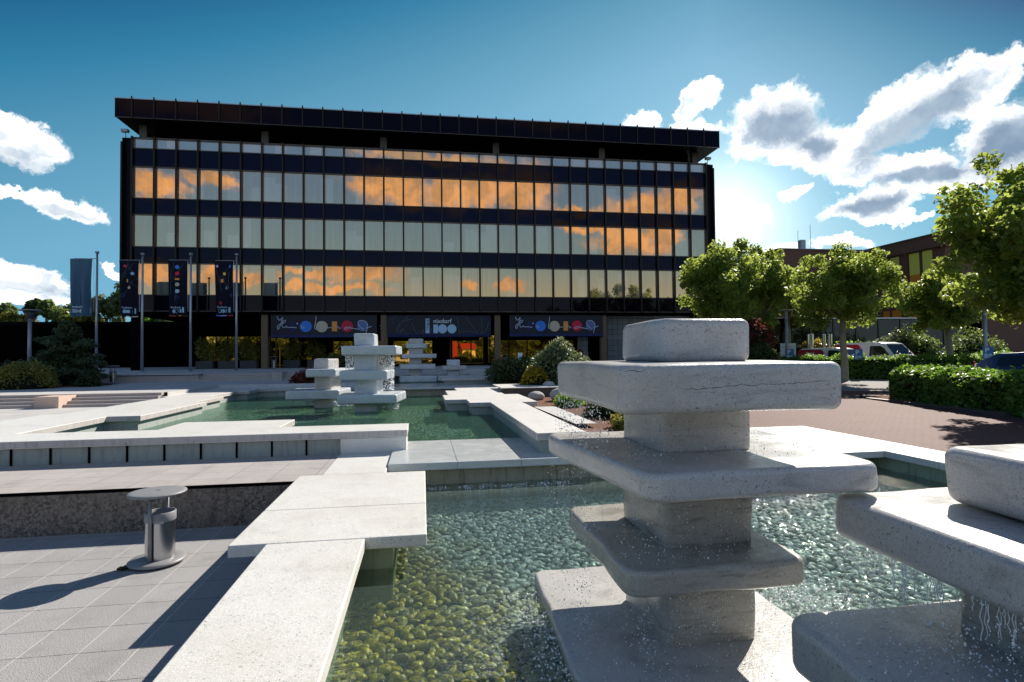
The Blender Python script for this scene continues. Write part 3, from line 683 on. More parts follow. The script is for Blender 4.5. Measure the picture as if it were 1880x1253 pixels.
coping(ub, P1, ZC-CT, ZC, 'coping_marble', 'coping_edge'); coping(ub, P2, ZC-CT, ZC, 'coping_marble', 'coping_edge')
mb = MB().prism(inset(P1, .10), .3, ZC-CT); mb.build('basin_wall', 'tile_wall', ub)
MB().prism(inset(P2, .08), .3, ZC-CT).build('basin_wall', 'tile_wall', ub)
for k in range(12):
    x = -6.91-.6*3+.6*k
    if x < -1.7: MB().box(x-.016, 10.83, Z1, x+.016, 10.856, ZC-CT-.002).build('wall_joint', 'black_metal', ub)
MB().box(-1.50, 10.765, Z1-.1, -.31, 11.7, ZC-CT-.003).build('end_block', 'coping_marble', ub, bevel=.01)
MB().add([(-9.3, 10.9, .36), (3.2, 10.9, .36), (3.2, 27, .36), (-9.3, 27, .36)], [(0, 1, 2, 3)]).build('basin_floor', 'pool_floor', ub)
# second cascade between the basins
MB().box(-2.22, 25.15, .3, 1.35, 25.4, .94).build('spillway_wall', 'cascade_wall', ub)
MB().prism(rect(-2.22, 24.98, 1.33, 28.4), .945, 1.045).build('spillway_slab', 'wet_marble', ub, bevel=.02)
settle(ub)
tag(MB().add([(-9.3, 11.8, .665), (3.2, 11.8, .665), (3.2, 26.6, .665), (-9.3, 26.6, .665)], [(0, 1, 2, 3)]).build('water', 'upper_water'), 'green water of the middle basin around the tall stacked sculpture', 'water', kind='structure')

# ================================================================ FAR BASIN
fb = thing('fountain_basin', 'far fountain basin in shadow just before the entrance', 'pool')
P3a = [(.86,26.6),(4.55,26.6),(4.75,30.0),(7.0,30.0),(7.0,34.4),(4.2,34.4),(4.2,33.0),(2.6,33.0),(2.6,31.5),(3.3,31.5),(3.3,30.2),(2.3,30.2),(2.3,28.4),(.86,28.4)]
coping(fb, P3a, 1.24, 1.36, 'coping_marble', 'coping_edge')
MB().prism([(1.0,26.75),(3.4,26.75),(3.4,28.2),(1.0,28.2)], .9, 1.24).build('basin_wall', 'tile_wall', fb)
MB().box(4.0, 27.4, 1.0, 4.4, 29.6, 1.24).build('support_block', 'granite', fb)
MB().prism(inset(P3a, .25), .8, 1.235).build('basin_wall', 'tile_wall', fb)
MB().add([(-2.2, 28.4, .8), (7, 28.4, .8), (7, 34.6, .8), (-2.2, 34.6, .8)], [(0, 1, 2, 3)]).build('basin_floor', 'pool_floor', fb)
MB().box(-2.2, 33.9, 1.25, 4.2, 34.55, 1.33).build('coping_slab', 'coping_marble', fb, bevel=.01)
MB().box(-2.2, 34.0, .8, 4.2, 34.5, 1.25).build('basin_wall', 'dark_wall', fb); settle(fb)
tag(MB().add([(-2.15, 28.38, 1.03), (4.3, 28.38, 1.03), (4.3, 34.0, 1.03), (-2.15, 34.0, 1.03)], [(0, 1, 2, 3)]).build('water', 'upper_water'), 'dark water of the far basin near the entrance', 'water', kind='structure')

# ================================================================ SCULPTURES
GS = 'stacked marble fountain sculptures'
def sculpture(label, parts, m_='sculpture_marble'):
    t = thing('fountain_sculpture', label, 'fountain sculpture', group=GS)
    for p in parts:
        nm, quad, z0, z1, rv, re = p[:6]
        slab_mb(quad, z0, z1, rv, re).build(nm, p[6] if len(p) > 6 else m_, t)
    return settle(t)
MM = 'sculpture_marble'; OM = 'old_marble'
post1 = [(1.655,3.77),(2.36,3.77),(2.39,4.60),(1.66,4.60)]
sculpture('tall stacked marble fountain with four slabs, right of the pebble basin in the foreground', [
 ('slab', [(.93,2.9),(2.80,2.9),(2.88,5.35),(1.03,5.35)], .16, .35, .13, .035),
 ('post', post1, .34, .875, .07, .02, OM),
 ('slab', [(1.25,3.40),(2.52,3.40),(2.56,5.0),(1.27,5.0)], .865, 1.037, .12, .035, OM),
 ('post', post1, 1.03, 1.54, .07, .02, OM),
 ('slab', [(1.30,3.13),(2.84,3.13),(3.10,4.98),(1.06,4.98)], 1.528, 1.702, .13, .04),
 ('post', post1, 1.695, 2.07, .07, .02),
 ('slab', [(1.14,3.12),(2.60,3.12),(2.64,4.92),(1.165,4.92)], 2.045, 2.342, .12, .05),
 ('cap', [(1.655,3.74),(2.36,3.74),(2.39,4.62),(1.665,4.62)], 2.338, 2.652, .10, .06)])
post2 = [(2.80,1.3),(3.6,1.3),(3.6,2.68),(2.82,2.68)]
BM = 'sculpture_marble'
sculpture('stacked marble fountain cut off by the right edge of the picture', [
 ('slab', [(1.95,.9),(4.3,.9),(4.35,3.02),(2.05,3.02)], .60, .90, .14, .055, BM),
 ('post', post2, .89, 1.25, .06, .02, OM),
 ('slab', [(2.48,.7),(4.4,.7),(4.4,3.32),(2.58,3.32)], 1.235, 1.492, .14, .05, BM),
 ('cap', [(2.95,.9),(4.1,.9),(4.1,2.98),(3.08,2.98)], 1.50, 1.83, .10, .07, BM)])
def from_px(label, Y, rows, depth, mats_):
    parts = []
    for i, (nm, xl, xr, yt, yb, dd, tw) in enumerate(rows):
        zt = aty((xl+xr)/2, yt, Y).z; zb = aty((xl+xr)/2, yb, Y).z
        a = aty(xl, yb, Y-dd/2+depth/2*0).x; b = aty(xr, yb, Y-dd/2).x; a = aty(xl, yb, Y-dd/2).x
        y0, y1 = Y-dd/2+.0, Y+dd/2; yc = depth
        w_ = b-a
        parts.append((nm, [(a, y0+yc), (b, y0+yc), (b+tw, y1+yc), (a+.02, y1+yc)], zb, zt+.01, min(.10, w_*.12), min(.05, (zt-zb)*.28), mats_[i % len(mats_)]))
    return sculpture(label, parts)
# rows: name, left px, right px, top px, bottom px, depth in metres, extra width at the back
from_px('tallest stacked marble fountain in the middle of the green basin', 18.9, [
 ('post', 650, 693, 737, 762, .85, .1), ('slab', 618, 728, 722.5, 738, 1.9, .25), ('post', 650.5, 693, 696, 723.5, .9, .12),
 ('slab', 622, 711, 680.5, 697, 1.6, .15), ('post', 650.5, 690, 652, 681.5, .85, .06), ('slab', 625, 728, 636.5, 652.5, 1.5, .12), ('cap', 649.5, 687, 614, 636.6, .8, .06)], 0, ['blue_marble'])
from_px('short stacked marble fountain with a tapered cap, left of the tallest one', 20.7, [
 ('post', 576, 611, 730, 757, .9, .1), ('slab', 522.5, 622, 715.5, 731, 1.7, .2), ('post', 577, 608, 690.5, 716.5, 1.1, .2),
 ('slab', 559.5, 616, 677.5, 691, 2.0, .4), ('cap', 575.5, 603.5, 659.5, 677.6, 1.2, .18)], 0, ['sculpture_marble', 'blue_marble'])
from_px('distant stacked marble fountain before the entrance, tall one of the pair', 31.6, [
 ('slab', 733, 803, 690, 701, 1.6, .1), ('post', 751, 774, 677.5, 690.5, .75, 0), ('slab', 733, 799.5, 669, 678, 1.6, .05), ('post', 751, 774.5, 657.5, 669.5, .75, 0),
 ('slab', 737.5, 801, 650.5, 658, 1.5, .05), ('post', 750, 777, 639.5, 651, .8, 0), ('slab', 745, 783, 631.8, 640, 1.2, .05), ('cap', 750, 777, 622.8, 632, .8, .03)], 0, ['blue_marble', 'sculpture_marble'])
from_px('distant stacked marble fountain before the entrance, low one of the pair', 31.4, [
 ('slab', 804, 862, 689, 699, 1.5, .1), ('post', 821, 844.5, 678.5, 689.5, .8, 0), ('slab', 811.5, 857, 671.8, 679.5, 1.4, .05), ('cap', 820.5, 845, 661, 672, .8, .03)], 0, ['sculpture_marble', 'blue_marble'])

# ================================================================ OFFICE BUILDING
YF = 44.0; X0 = -20.52; MOD = 1.471; NB = 30; X1 = X0+MOD*NB
ob = thing('office_building', 'large black office block with gold tinted glass and an overhanging dark roof', 'building')
rows = [(7.01, 9.27), (10.51, 12.76), (14.01, 16.23)]
mb = MB(); mb.box(X0-.75, YF+.12, 5.78, X1+.75, YF+26, 18.36); mb.build('wall', 'black_metal', ob)
MB().box(X0-.7, YF+.05, 5.62, X1+.7, YF+26, 5.80).build('soffit', 'soffit', ob)
for z0, z1 in ((5.87, 6.97), (9.31, 10.45), (12.80, 13.95), (16.27, 17.56)):
    m_ = MB()
    for i in range(NB): m_.box(X0+i*MOD+.09, YF+.04, z0, X0+(i+1)*MOD-.09, YF+.10, z1)
    m_ = MB().add([(X0+.05, YF+.045, z0), (X1-.05, YF+.045, z0), (X1-.05, YF+.045, z1), (X0+.05, YF+.045, z1)], [(0, 1, 2, 3)])
    m_.build('spandrel_band', 'spandrel', ob)
# horizontal frame rails between spandrels and windows
for z in (5.80, 6.965, 9.262, 10.445, 12.752, 13.945, 16.222, 17.555, 18.285):
    h = .07 if z not in (18.285,) else .11
    MB().box(X0-.02, YF-.03, z, X1+.02, YF+.11, z+h).build('frame_rail', 'frame_metal', ob)
for i in range(NB+1):
    x = X0+i*MOD
    MB().box(x-.055, YF-.17, 5.76, x+.055, YF+.10, 18.42).build('mullion', 'mullion_metal', ob)
rgl = random.Random(11)
def pane(name, x0, x1, z0, z1, m_, jit):
    ax, az = rgl.uniform(-jit, jit), rgl.uniform(-jit, jit)
    dx_, dz_ = (x1-x0)/2*math.tan(ax), (z1-z0)/2*math.tan(az); y = YF+.07
    MB().add([(x0, y-dx_-dz_, z0), (x1, y+dx_-dz_, z0), (x1, y+dx_+dz_, z1), (x0, y-dx_+dz_, z1)], [(0, 1, 2, 3)]).build(name, m_, ob)
for z0, z1 in rows:
    for i in range(NB): pane('window', X0+i*MOD+.05, X0+(i+1)*MOD-.05, z0, z1, 'gold_glass', .0016)
for i in range(NB): pane('clerestory_window', X0+i*MOD+.05, X0+(i+1)*MOD-.05, 17.62, 18.29, 'clerestory_glass', .001)
# chamfered corner panels
for sx, xx in ((-1, X0), (1, X1)):
    m_ = MB(); a, b = (xx-.42, xx-.05) if sx < 0 else (xx+.05, xx+.42)
    m_.box(a, YF+.10, 5.8, b, YF+.5, 18.36); m_.build('corner_panel', 'fascia_panel', ob)
    MB().box(xx+sx*.76-.06, YF+.02, 5.76, xx+sx*.76+.06, YF+.30, 18.05).build('corner_post', 'mullion_metal', ob)
# attic recess and roof
MB().box(X0+.9, YF+1.3, 18.36, X1-.9, YF+24, 19.45).build('attic_wall', 'soffit', ob)
for x in (-20.0, -11.6, -2.9, 5.9, 14.7, 22.9): MB().box(x-.25, YF+.35, 18.36, x+.25, YF+.8, 19.46).build('attic_column', 'frame_metal', ob)
rf = MB().box(-21.2, YF-.93, 19.42, 24.36, YF+27, 20.80).build('roof', 'black_metal', ob)
xa, xb = -21.24, 24.40
m_ = MB(); m_.add([(xa, YF-.955, 19.42), (xb, YF-.955, 19.42), (xb, YF-.955, 20.76), (xa, YF-.955, 20.76)], [(0, 1, 2, 3)])
m_.build('fascia', 'fascia_glass', rf)
MB().box(xa, YF-1.0, 20.74, xb, YF-.90, 20.81).build('roof_edge', 'aluminium', rf)
MB().box(xa, YF-.99, 19.40, xb, YF-.92, 19.44).build('fascia_rail', 'frame_metal', rf)
for i in range(32):
    x = -20.12+(i)*1.437
    if x < xb-.3: MB().box(x-.045, YF-1.05, 19.36, x+.045, YF-.95, 20.93).build('fascia_rib', 'mullion_metal', rf)
for x, y in ((X0-.55, YF+.2), (X1+.3, YF+.2)):
    f = MB(); f.tube([(x, y, 18.4), (x, y-.05, 18.75)], .03); f.box(x-.22, y-.25, 18.75, x+.22, y+.05, 18.95); f.build('floodlight', 'galvanised', ob)
# ground floor: columns, recessed entrance glazing, soffit beams, tiled wall
for x in (-20.35, -11.6, -2.93, 5.87, 14.62, 23.2):
    MB().box(x-.23 if x > -20 else x-.33, YF+.25, ZP3, x+.23 if x > -20 else x+.33, YF+.75, 5.66).build('column', 'column_bronze' if x > -20 else 'black_metal', ob, bevel=.01)
MB().box(-13.9, YF+5.1, ZP3, 14.0, YF+5.3, 5.62).build('core_wall', 'soffit', ob)
gy_ = YF+4.9
for i, x in enumerate(np.arange(-17.3, 13.3, 1.65)):
    if int(i) in (5, 11): continue
    jit = rgl.uniform(-.003, .003)
    MB().add([(x+.05, gy_-jit, ZP3+.15), (x+1.6, gy_+jit, ZP3+.15), (x+1.6, gy_+jit, 4.15), (x+.05, gy_-jit, 4.15)], [(0, 1, 2, 3)]).build('entrance_window', 'entrance_glass', ob)
    MB().box(x-.05, gy_-.06, ZP3, x+.05, gy_+.1, 4.3).build('window_post', 'mullion_metal', ob)
MB().box(-18, gy_-.08, 4.15, 14, gy_+.1, 5.62).build('fascia_beam', 'black_metal', ob)
MB().box(-18, gy_-.06, ZP3, 14, gy_+.1, ZP3+.15).build('plinth', 'black_metal', ob)
MB().box(12.75, YF+1.4, ZP3, 13.6, YF+1.6, 5.62).build('tiled_pier', 'ceramic_tiles', ob)
MB().box(15.2, YF+1.4, ZP3, 22.6, YF+1.6, 5.62).build('tiled_wall', 'ceramic_tiles', ob)
MB().box(14.9, YF+1.2, ZP3, 15.2, YF+1.6, 5.62).build('wall_post', 'mullion_metal', ob)
MB().box(-3.5, YF+3.2, 4.9, -2.9, YF+3.4, 4.97).build('ceiling_lamp', 'white_paint', ob)
MB().box(2.3, YF+4.4, ZP3, 2.4, YF+4.5, 4.0).build('door_post', 'frame_metal', ob)
settle(ob)

# banners hung between the columns
def ribbon(parent, pts, width, m_, y, name='line', close=False):
    pts = [Vector(p) for p in pts]
    # Catmull-Rom smoothing
    sm = []
    for i in range(len(pts)-1):
        p0, p1, p2, p3 = pts[max(i-1, 0)], pts[i], pts[i+1], pts[min(i+2, len(pts)-1)]
        for k in range(5):
            t_ = k/5; sm.append(.5*((2*p1)+(p2-p0)*t_+(2*p0-5*p1+4*p2-p3)*t_*t_+(3*p1-p0-3*p2+p3)*t_**3))
    sm.append(pts[-1]); vs = []
    for i, p in enumerate(sm):
        d = (sm[min(i+1, len(sm)-1)]-sm[max(i-1, 0)]).normalized(); n_ = Vector((-d.y, d.x))*width/2
        vs += [(p.x+n_.x, y, p.y+n_.y), (p.x-n_.x, y, p.y-n_.y)]
    return MB().add(vs, [(2*i, 2*i+1, 2*i+3, 2*i+2) for i in range(len(sm)-1)]).build(name, m_, parent)
def disc(parent, cx, cz, r, m_, y, name='disc', n=28, rz=None):
    return MB().add([(cx+r*math.cos(2*math.pi*i/n), y, cz+(rz or r)*math.sin(2*math.pi*i/n)) for i in range(n)], [tuple(range(n))]).build(name, m_, parent)
YB = YF+.18
def B1(x, y):                                  # banner artwork measured on the first banner
    p = aty(490+x/8.952, 575+y/8.952, YB); return (p.x, p.z)
def banner_cloth(t, x0, x1, z0, z1):
    N = 30; vs = []; 
    for j in range(7):
        z = z1+(z0-z1)*j/6
        for i in range(N+1):
            u = i/N; x = x0+(x1-x0)*u; vs.append((x, YB+.02+.012*math.sin(u*40+j)*(j/6), z))
    MB().add(vs, [(j*(N+1)+i, j*(N+1)+i+1, (j+1)*(N+1)+i+1, (j+1)*(N+1)+i) for j in range(6) for i in range(N)], 0, True).build('cloth', 'banner_cloth', t)
    MB().tube([(x0, YB+.02, z1), (x1, YB+.02, z1)], .03).build('rail', 'frame_metal', t)
    MB().tube([(x0, YB+.02, z0), (x1, YB+.02, z0)], .035).build('rail', 'black_metal', t)
    b = MB().add([(x0, YB-.02, z0+.02), (x1, YB-.02, z0+.02), (x1, YB-.02, z0+.22), (x0, YB-.02, z0+.22)], [(0, 1, 2, 3)]); b.build('hem', 'print_navy', t)
def signature_banner(label, dx_):
    t = thing('banner', label, 'banner', group='dark banners between the ground floor columns')
    sh = lambda pts: [(B1(*p)[0]+dx_, B1(*p)[1]) for p in pts]
    x0 = B1(60, 400)[0]+dx_; x1 = B1(1810, 400)[0]+dx_
    banner_cloth(t, x0, x1, B1(900, 405)[1], B1(900, 30)[1])
    def dsc(cx, cy, r, m_): (a, b), = sh([(cx, cy)]); disc(t, a, b, r/8.952*YF/1036*1.0, m_, YB-.014)
    dsc(640, 222, 90, 'print_blue'); dsc(903, 225, 90, 'print_beige'); dsc(1320, 220, 90, 'print_red'); dsc(1578, 215, 86, 'print_slate')
    for pts, m_ in (([(1068, 140), (1155, 140), (1155, 302), (1068, 302)], 'print_orange'), ([(385, 145), (462, 145), (462, 300), (385, 300)], 'print_navy')):
        q = sh(pts); MB().add([(a, YB-.014, b) for a, b in q], [(0, 1, 2, 3)]).build('rectangle', m_, t)
    for pts in ([(175, 55), (178, 85), (205, 120), (235, 100), (262, 75), (240, 150), (215, 220), (190, 268), (172, 235), (200, 195), (250, 175), (300, 150), (305, 120), (270, 130), (250, 180), (262, 235), (300, 235), (320, 215), (340, 238), (400, 235), (490, 245)],
                [(565, 205), (575, 240), (590, 255), (612, 238), (606, 215), (604, 240)], [(808, 55), (806, 110), (795, 180), (785, 230), (800, 265), (840, 260), (880, 220)],
                [(985, 243), (1065, 240)], [(1140, 240), (1160, 225), (1180, 230), (1190, 255), (1215, 245)],
                [(1345, 235), (1300, 235), (1275, 255), (1300, 270), (1350, 245), (1370, 215), (1365, 240), (1400, 250), (1480, 265), (1520, 270)],
                [(1600, 270), (1545, 240), (1500, 180), (1515, 135), (1570, 125), (1630, 150), (1655, 210), (1640, 290), (1625, 345)], [(1625, 250), (1670, 238), (1720, 220)]):
        ribbon(t, sh(pts), .055, 'print_line', YB-.022)
    disc(t, *(lambda q: (q[0][0], q[0][1]))(sh([(500, 175)])), .06, 'print_line', YB-.022)
    for x in (120, 180, 245, 300, 370): ribbon(t, sh([(x, 270), (x+25, 330), (x+55, 390)]), .03, 'print_navy', YB-.02)
    return settle(t)
signature_banner('dark banner with a signature and coloured discs, left of the banner with the big 100', 0.)
d3 = aty(1083, 600, YB).x-aty(664.5, 600, YB).x
signature_banner('dark banner with a signature and coloured discs, right of the banner with the big 100', d3)
t = thing('banner', 'dark banner with pale blue 100 and lettering above the entrance', 'banner', group='dark banners between the ground floor columns')
def C2(x, y): p = aty(720+x/10.444, 570+y/10.444, YB); return (p.x, p.z)
banner_cloth(t, C2(-90, 500)[0], C2(1890, 500)[0], C2(900, 515)[1], C2(900, 100)[1])
def rct(pts, m_, y=YB-.014, name='rectangle'):
    q = [C2(*p) for p in pts]; return MB().add([(a, y, b) for a, b in q], [(0, 1, 2, 3)]).build(name, m_, t)
rct([(790, 275), (878, 275), (878, 440), (790, 440)], 'print_pale')
for cx in (965, 1145): c_ = C2(cx, 357); disc(t, c_[0], c_[1], 87/10.444*YF/1036, 'print_pale', YB-.014)
rct([(640, 160), (715, 160), (715, 440), (640, 440)], 'print_pale')
for i, ch in enumerate('HNF'):
    a = C2(662, 218+i*68); text_mesh('lettering', ch, .26, 'banner_cloth', t, (a[0], YB-.03, a[1]), (1, 0, 0), (0, 0, 1), bold=.006)
    rct([(645, 228+i*68), (710, 228+i*68), (710, 232+i*68), (645, 232+i*68)], 'banner_cloth', YB-.02)
a = C2(788, 246); text_mesh('lettering', 'nixdorf', .48, 'print_white', t, (a[0], YB-.03, a[1]), (1, 0, 0), (0, 0, 1), bold=.004)
for pts in ([(0, 170), (80, 110)], [(410, 190), (330, 180), (200, 220), (120, 290), (80, 380), (130, 415), (210, 360), (320, 260), (410, 190), (250, 320), (100, 520)], [(320, 110), (230, 190), (150, 270), (60, 520)],
            [(205, 390), (300, 460), (420, 525)], [(380, 230), (400, 320), (450, 420), (540, 525)], [(500, 380), (540, 440), (610, 370), (575, 515)], [(770, 340), (700, 515)], [(760, 450), (860, 530)],
            [(1250, 120), (1270, 300), (1295, 520)], [(1410, 120), (1510, 280), (1640, 430), (1560, 425), (1410, 400), (1320, 430), (1300, 400)], [(1715, 120), (1722, 470)], [(1850, 220), (1800, 390), (1720, 430), (1670, 510)]):
    ribbon(t, [C2(*p) for p in pts], .030, 'print_thin', YB-.02)
for pts in ([(-95, 120), (-95, 490), (1885, 490), (1885, 120), (-95, 120)],):
    for p_, q_ in zip(pts, pts[1:]): ribbon(t, [C2(*p_), C2(*q_)], .04, 'print_navy', YB-.02)
settle(t)

# ================================================================ FLAGS
GF_ = 'banner flags on tall aluminium poles before the office block'
def flag_pole(label, px, top_px, base_px, ybase):
    Yp = 38.5; a = aty(px, top_px, Yp); t = thing('flagpole', label, 'flagpole', group='flagpoles in a row before the office block')
    x = a.x; m_ = MB(); m_.cyl((x, Yp), .085, .055, ybase, a.z, 14, 0); m_.build('pole', 'aluminium', t)
    m_ = MB(); m_.cyl((x, Yp), .11, .11, a.z-.02, a.z+.10, 14); m_.build('finial', 'galvanised', t)
    MB().tube([(x, Yp, a.z-.35), (x-1.28, Yp-.03, a.z-.37)], .022).build('arm', 'galvanised', t)
    MB().tube([(x-.17, Yp-.02, a.z-.4), (x-.15, Yp-.02, a.z-3.6)], .012).build('halyard', 'white_paint', t)
    MB().cyl((x, Yp), .13, .11, ybase, ybase+.06, 14).build('base', 'galvanised', t)
    return x, a.z, Yp, settle(t)
def flag(label, x, zt, Y, w_, h, m_, kind, seed):
    r = random.Random(seed); t = thing('flag', label, 'flag', group=GF_)
    ph = [r.uniform(0, 6) for _ in range(4)]
    amp = .26 if kind == 'blue' else .07
    def pos(u, v, off=0.):      # u 0 at the pole .. 1 outer, v 0 top .. 1 bottom
        grow = .25+.75*v**.7
        fx = x-.20-u*w_*(1-.10*v*u*(kind != 'blue')) - (.10*v*math.sin(v*5+ph[0])*u if kind == 'blue' else 0) - (.16*max(0, v-.8)*5*u*u if kind == 'blue' else 0)
        yy = Y-.03+amp*grow*(math.sin(u*15+ph[1]+v*1.3)+.35*math.sin(u*25+ph[2]-v*2.2))
        return (fx, yy-off, zt-.38-v*h+.02*math.sin(u*7+ph[3])*v)
    NU, NV = 36, 26
    vs = [pos(i/NU, j/NV) for j in range(NV+1) for i in range(NU+1)]
    MB().add(vs, [(j*(NU+1)+i, j*(NU+1)+i+1, (j+1)*(NU+1)+i+1, (j+1)*(NU+1)+i) for j in range(NV) for i in range(NU)], 0, True).build('cloth', m_, t)
    def spot(u, v, r_, mm, sq=None):
        n = 20; pts = []
        for k in range(n if sq is None else 4):
            if sq is None: du, dv = r_/w_*math.cos(2*math.pi*k/n), r_/h*math.sin(2*math.pi*k/n)
            else: du, dv = ((-1, 1, 1, -1)[k]*sq[0]/w_, (-1, -1, 1, 1)[k]*sq[1]/h)
            pts.append(pos(u+du, v+dv, .012))
        MB().add(pts, [tuple(range(len(pts)))]).build('printed_mark', mm, t)
    pw = 'print_pale' if kind != 'blue' else 'print_white'
    if kind == 1:
        spot(.71, .10, .09, 'print_red'); spot(.33, .23, .10, 'print_sky'); spot(.60, .36, 0, 'print_yellow', (.04, .10)); spot(.50, .48, .09, 'print_beige'); spot(.82, .62, .09, 'print_blue')
    if kind == 2:
        for v, mm in ((.12, 'print_blue'), (.235, 'print_red'), (.43, 'print_beige'), (.55, 'print_pale'), (.66, 'print_navy')): spot(.53, v, .12, mm)
        spot(.53, .335, 0, 'print_orange', (.12, .055))
    if kind == 3:
        spot(.86, .10, .09, 'print_lilac'); spot(.18, .10, 0, 'print_blue', (.04, .09)); spot(.47, .235, .10, 'print_yellow'); spot(.60, .36, 0, 'print_orange', (.075, .11)); spot(.31, .49, .10, 'print_pale'); spot(.70, .76, .09, 'print_red'); spot(.12, .62, 0, 'print_navy', (.06, .11))
    if kind in (1, 2, 3):
        for k in range(6):
            a = (r.uniform(.05, .95), r.uniform(.02, .4)); b = (r.uniform(.05, .95), a[1]+r.uniform(.15, .4)); pts = []
            for q in range(13):
                tt = q/12; pts.append((a[0]+(b[0]-a[0])*tt, a[1]+(b[1]-a[1])*tt))
            vs_ = []
            for (u_, v_) in pts: vs_ += [pos(u_+.006, v_, .008), pos(u_-.006, v_, .008)]
            MB().add(vs_, [(2*q, 2*q+1, 2*q+3, 2*q+2) for q in range(12)]).build('printed_line', 'print_thin', t)
        cols = {1: ['print_beige', 'print_white', 'print_lilac'], 2: ['print_yellow', 'print_orange', 'print_red'], 3: ['print_red', 'print_lilac', 'print_blue']}[kind]
        for q in range(3):
            a0, b0 = q/3, (q+1)/3; MB().add([pos(a0, .985, .01), pos(b0, .985, .01), pos(b0, 1.0, .01), pos(a0, 1.0, .01)], [(0, 1, 2, 3)]).build('coloured_hem', cols[q], t)
    # the 100 seen from behind, so mirrored: 1 next to the pole side, two rounds further out
    for u in ((.74, .56)): spot(u, .905, .115, pw)
    spot(.36, .905, 0, pw, (.07, .11)); spot(.19, .89, 0, pw, (.045, .17))
    o3 = pos(.80, .858, .03); txt = text_mesh('lettering', 'nixdorf', .20, pw, t, (pos(.28, .858, .0)[0], Y-.03-amp*1.3-.05, o3[2]), (1, 0, 0), (0, 0, 1), mirror=True)
    return settle(t)
for i, (px, ty_, lab_p, lab_f, kind, w_) in enumerate([
    (178.5, 465, 'leftmost flagpole, standing clear of the office block', 'blue flag with soft folds, clear of the office block against the sky', 'blue', 1.30),
    (262, 468, 'flagpole at the left corner of the office block', 'black flag with scattered small dots at the left corner of the office block', 1, 1.13),
    (350.5, 468, 'third flagpole from the left', 'black flag with a vertical column of coloured discs', 2, 1.13),
    (434.5, 469, 'rightmost flagpole of the row', 'black flag with crossing lines and a red dot low down, on the rightmost pole', 3, 1.13)]):
    x, zt, Yp, _ = flag_pole(lab_p, px, ty_, 683, ZP3 if i else ZP3)
    flag(lab_f, x, zt, Yp, w_, 3.55, 'flag_blue' if kind == 'blue' else 'flag_black', kind, 20+i)

# ================================================================ DARK LOW WING (left, behind the office block)
lw = thing('low_wing', 'long black flat roofed wing stretching left behind the flagpoles', 'building')
a = aty(0, 591.5, 60)
MB().box(-140, 60, 0, 30, 74, a.z).build('wall', 'soffit', lw); MB().box(-140.2, 59.8, a.z-.35, 30, 74.2, a.z).build('roof_edge', 'black_metal', lw); settle(lw)

# ================================================================ BRONZE WING AT THE RIGHT
rw = thing('bronze_wing', 'brown bronze clad wing with tall orange windows at the right', 'building')
XR = 44.0; YR0 = 41.5; zt = 12.55
MB().box(XR, YR0, .6, XR+26, 112, zt-1.2).build('wall', 'bronze_cladding', rw)
MB().box(XR-.35, YR0-.35, zt-1.2, XR+26.5, 112, zt-.05).build('parapet', 'bronze_cladding', rw)
MB().box(XR-.55, YR0-.55, zt-.05, XR+26.6, 112, zt).build('roof_edge', 'galvanised', rw)
r = random.Random(5); y = YR0+1.1
while y < 86:
    for k in range(2):
        w_ = r.uniform(.75, 1.15); z1_ = zt-1.3; z0_ = zt-5.2; tl = r.uniform(-.12, .12)
        if y > 100: break
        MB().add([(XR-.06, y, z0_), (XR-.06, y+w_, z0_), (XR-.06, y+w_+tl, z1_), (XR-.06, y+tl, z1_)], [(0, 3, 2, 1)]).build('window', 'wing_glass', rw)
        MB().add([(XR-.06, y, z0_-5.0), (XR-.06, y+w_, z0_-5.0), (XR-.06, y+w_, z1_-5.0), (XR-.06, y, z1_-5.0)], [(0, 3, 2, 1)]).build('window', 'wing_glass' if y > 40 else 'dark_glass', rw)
        y += w_+.28
    MB().box(XR-.22, y-.02, .7, XR-.02, y+.40, zt-1.2).build('pilaster', 'bronze_cladding', rw)
    y += .8
settle(rw)
bw = thing('bronze_wing', 'low brown bronze block with a small chimney behind the trees', 'building')
XB, YBk = 33.4, 48.6; zb = aty(1475, 458.5, YBk).z
MB().box(XB, YBk, .6, XR-.01, 80, zb).build('wall', 'bronze_cladding', bw)
MB().box(XB-.15, YBk-.15, zb, XR-.4, 80, zb+.07).build('roof_edge', 'galvanised', bw)
c_ = aty(1475, 450, YBk+3); MB().box(c_.x-.26, YBk+3, zb, c_.x+.26, YBk+3.5, zb+1.6).build('chimney', 'galvanised', bw)
MB().tube([(c_.x+.95, YBk+3.2, zb), (c_.x+.95, YBk+3.2, zb+3.2)], .022).build('antenna', 'galvanised', bw)
MB().tube([(c_.x-.3, YBk+3.4, zb), (c_.x-.3, YBk+3.4, zb+2.6)], .02).build('antenna', 'galvanised', bw)
settle(bw)
gl_ = thing('glazed_link', 'low dark glazed entrance hall with a thin pale canopy edge behind the trees', 'building')
zc = aty(1480, 585.5, 35).z
MB().box(20.9, 35.0, .8, 40.0, 36.2, zc).build('wall', 'soffit', gl_)
MB().box(20.85, 34.88, zc, 40.0, 36.2, zc+.07).build('roof_edge', 'white_paint', gl_)
for i in range(10):
    x = 21.0+i*1.75; MB().add([(x+.06, 34.95, 1.3+1.35), (x+1.68, 34.95, 2.65), (x+1.68, 34.95, zc-.05), (x+.06, 34.95, zc-.05)], [(0, 1, 2, 3)]).build('window', 'dark_glass', gl_)
    MB().add([(x+.06, 34.95, 1.0), (x+1.68, 34.95, 1.0), (x+1.68, 34.95, 2.58), (x+.06, 34.95, 2.58)], [(0, 1, 2, 3)]).build('window', 'column_bronze' if i == 0 else 'dark_glass', gl_)
    MB().box(x-.05, 34.90, .9, x+.05, 35.0, zc).build('mullion', 'frame_metal', gl_)
settle(gl_)

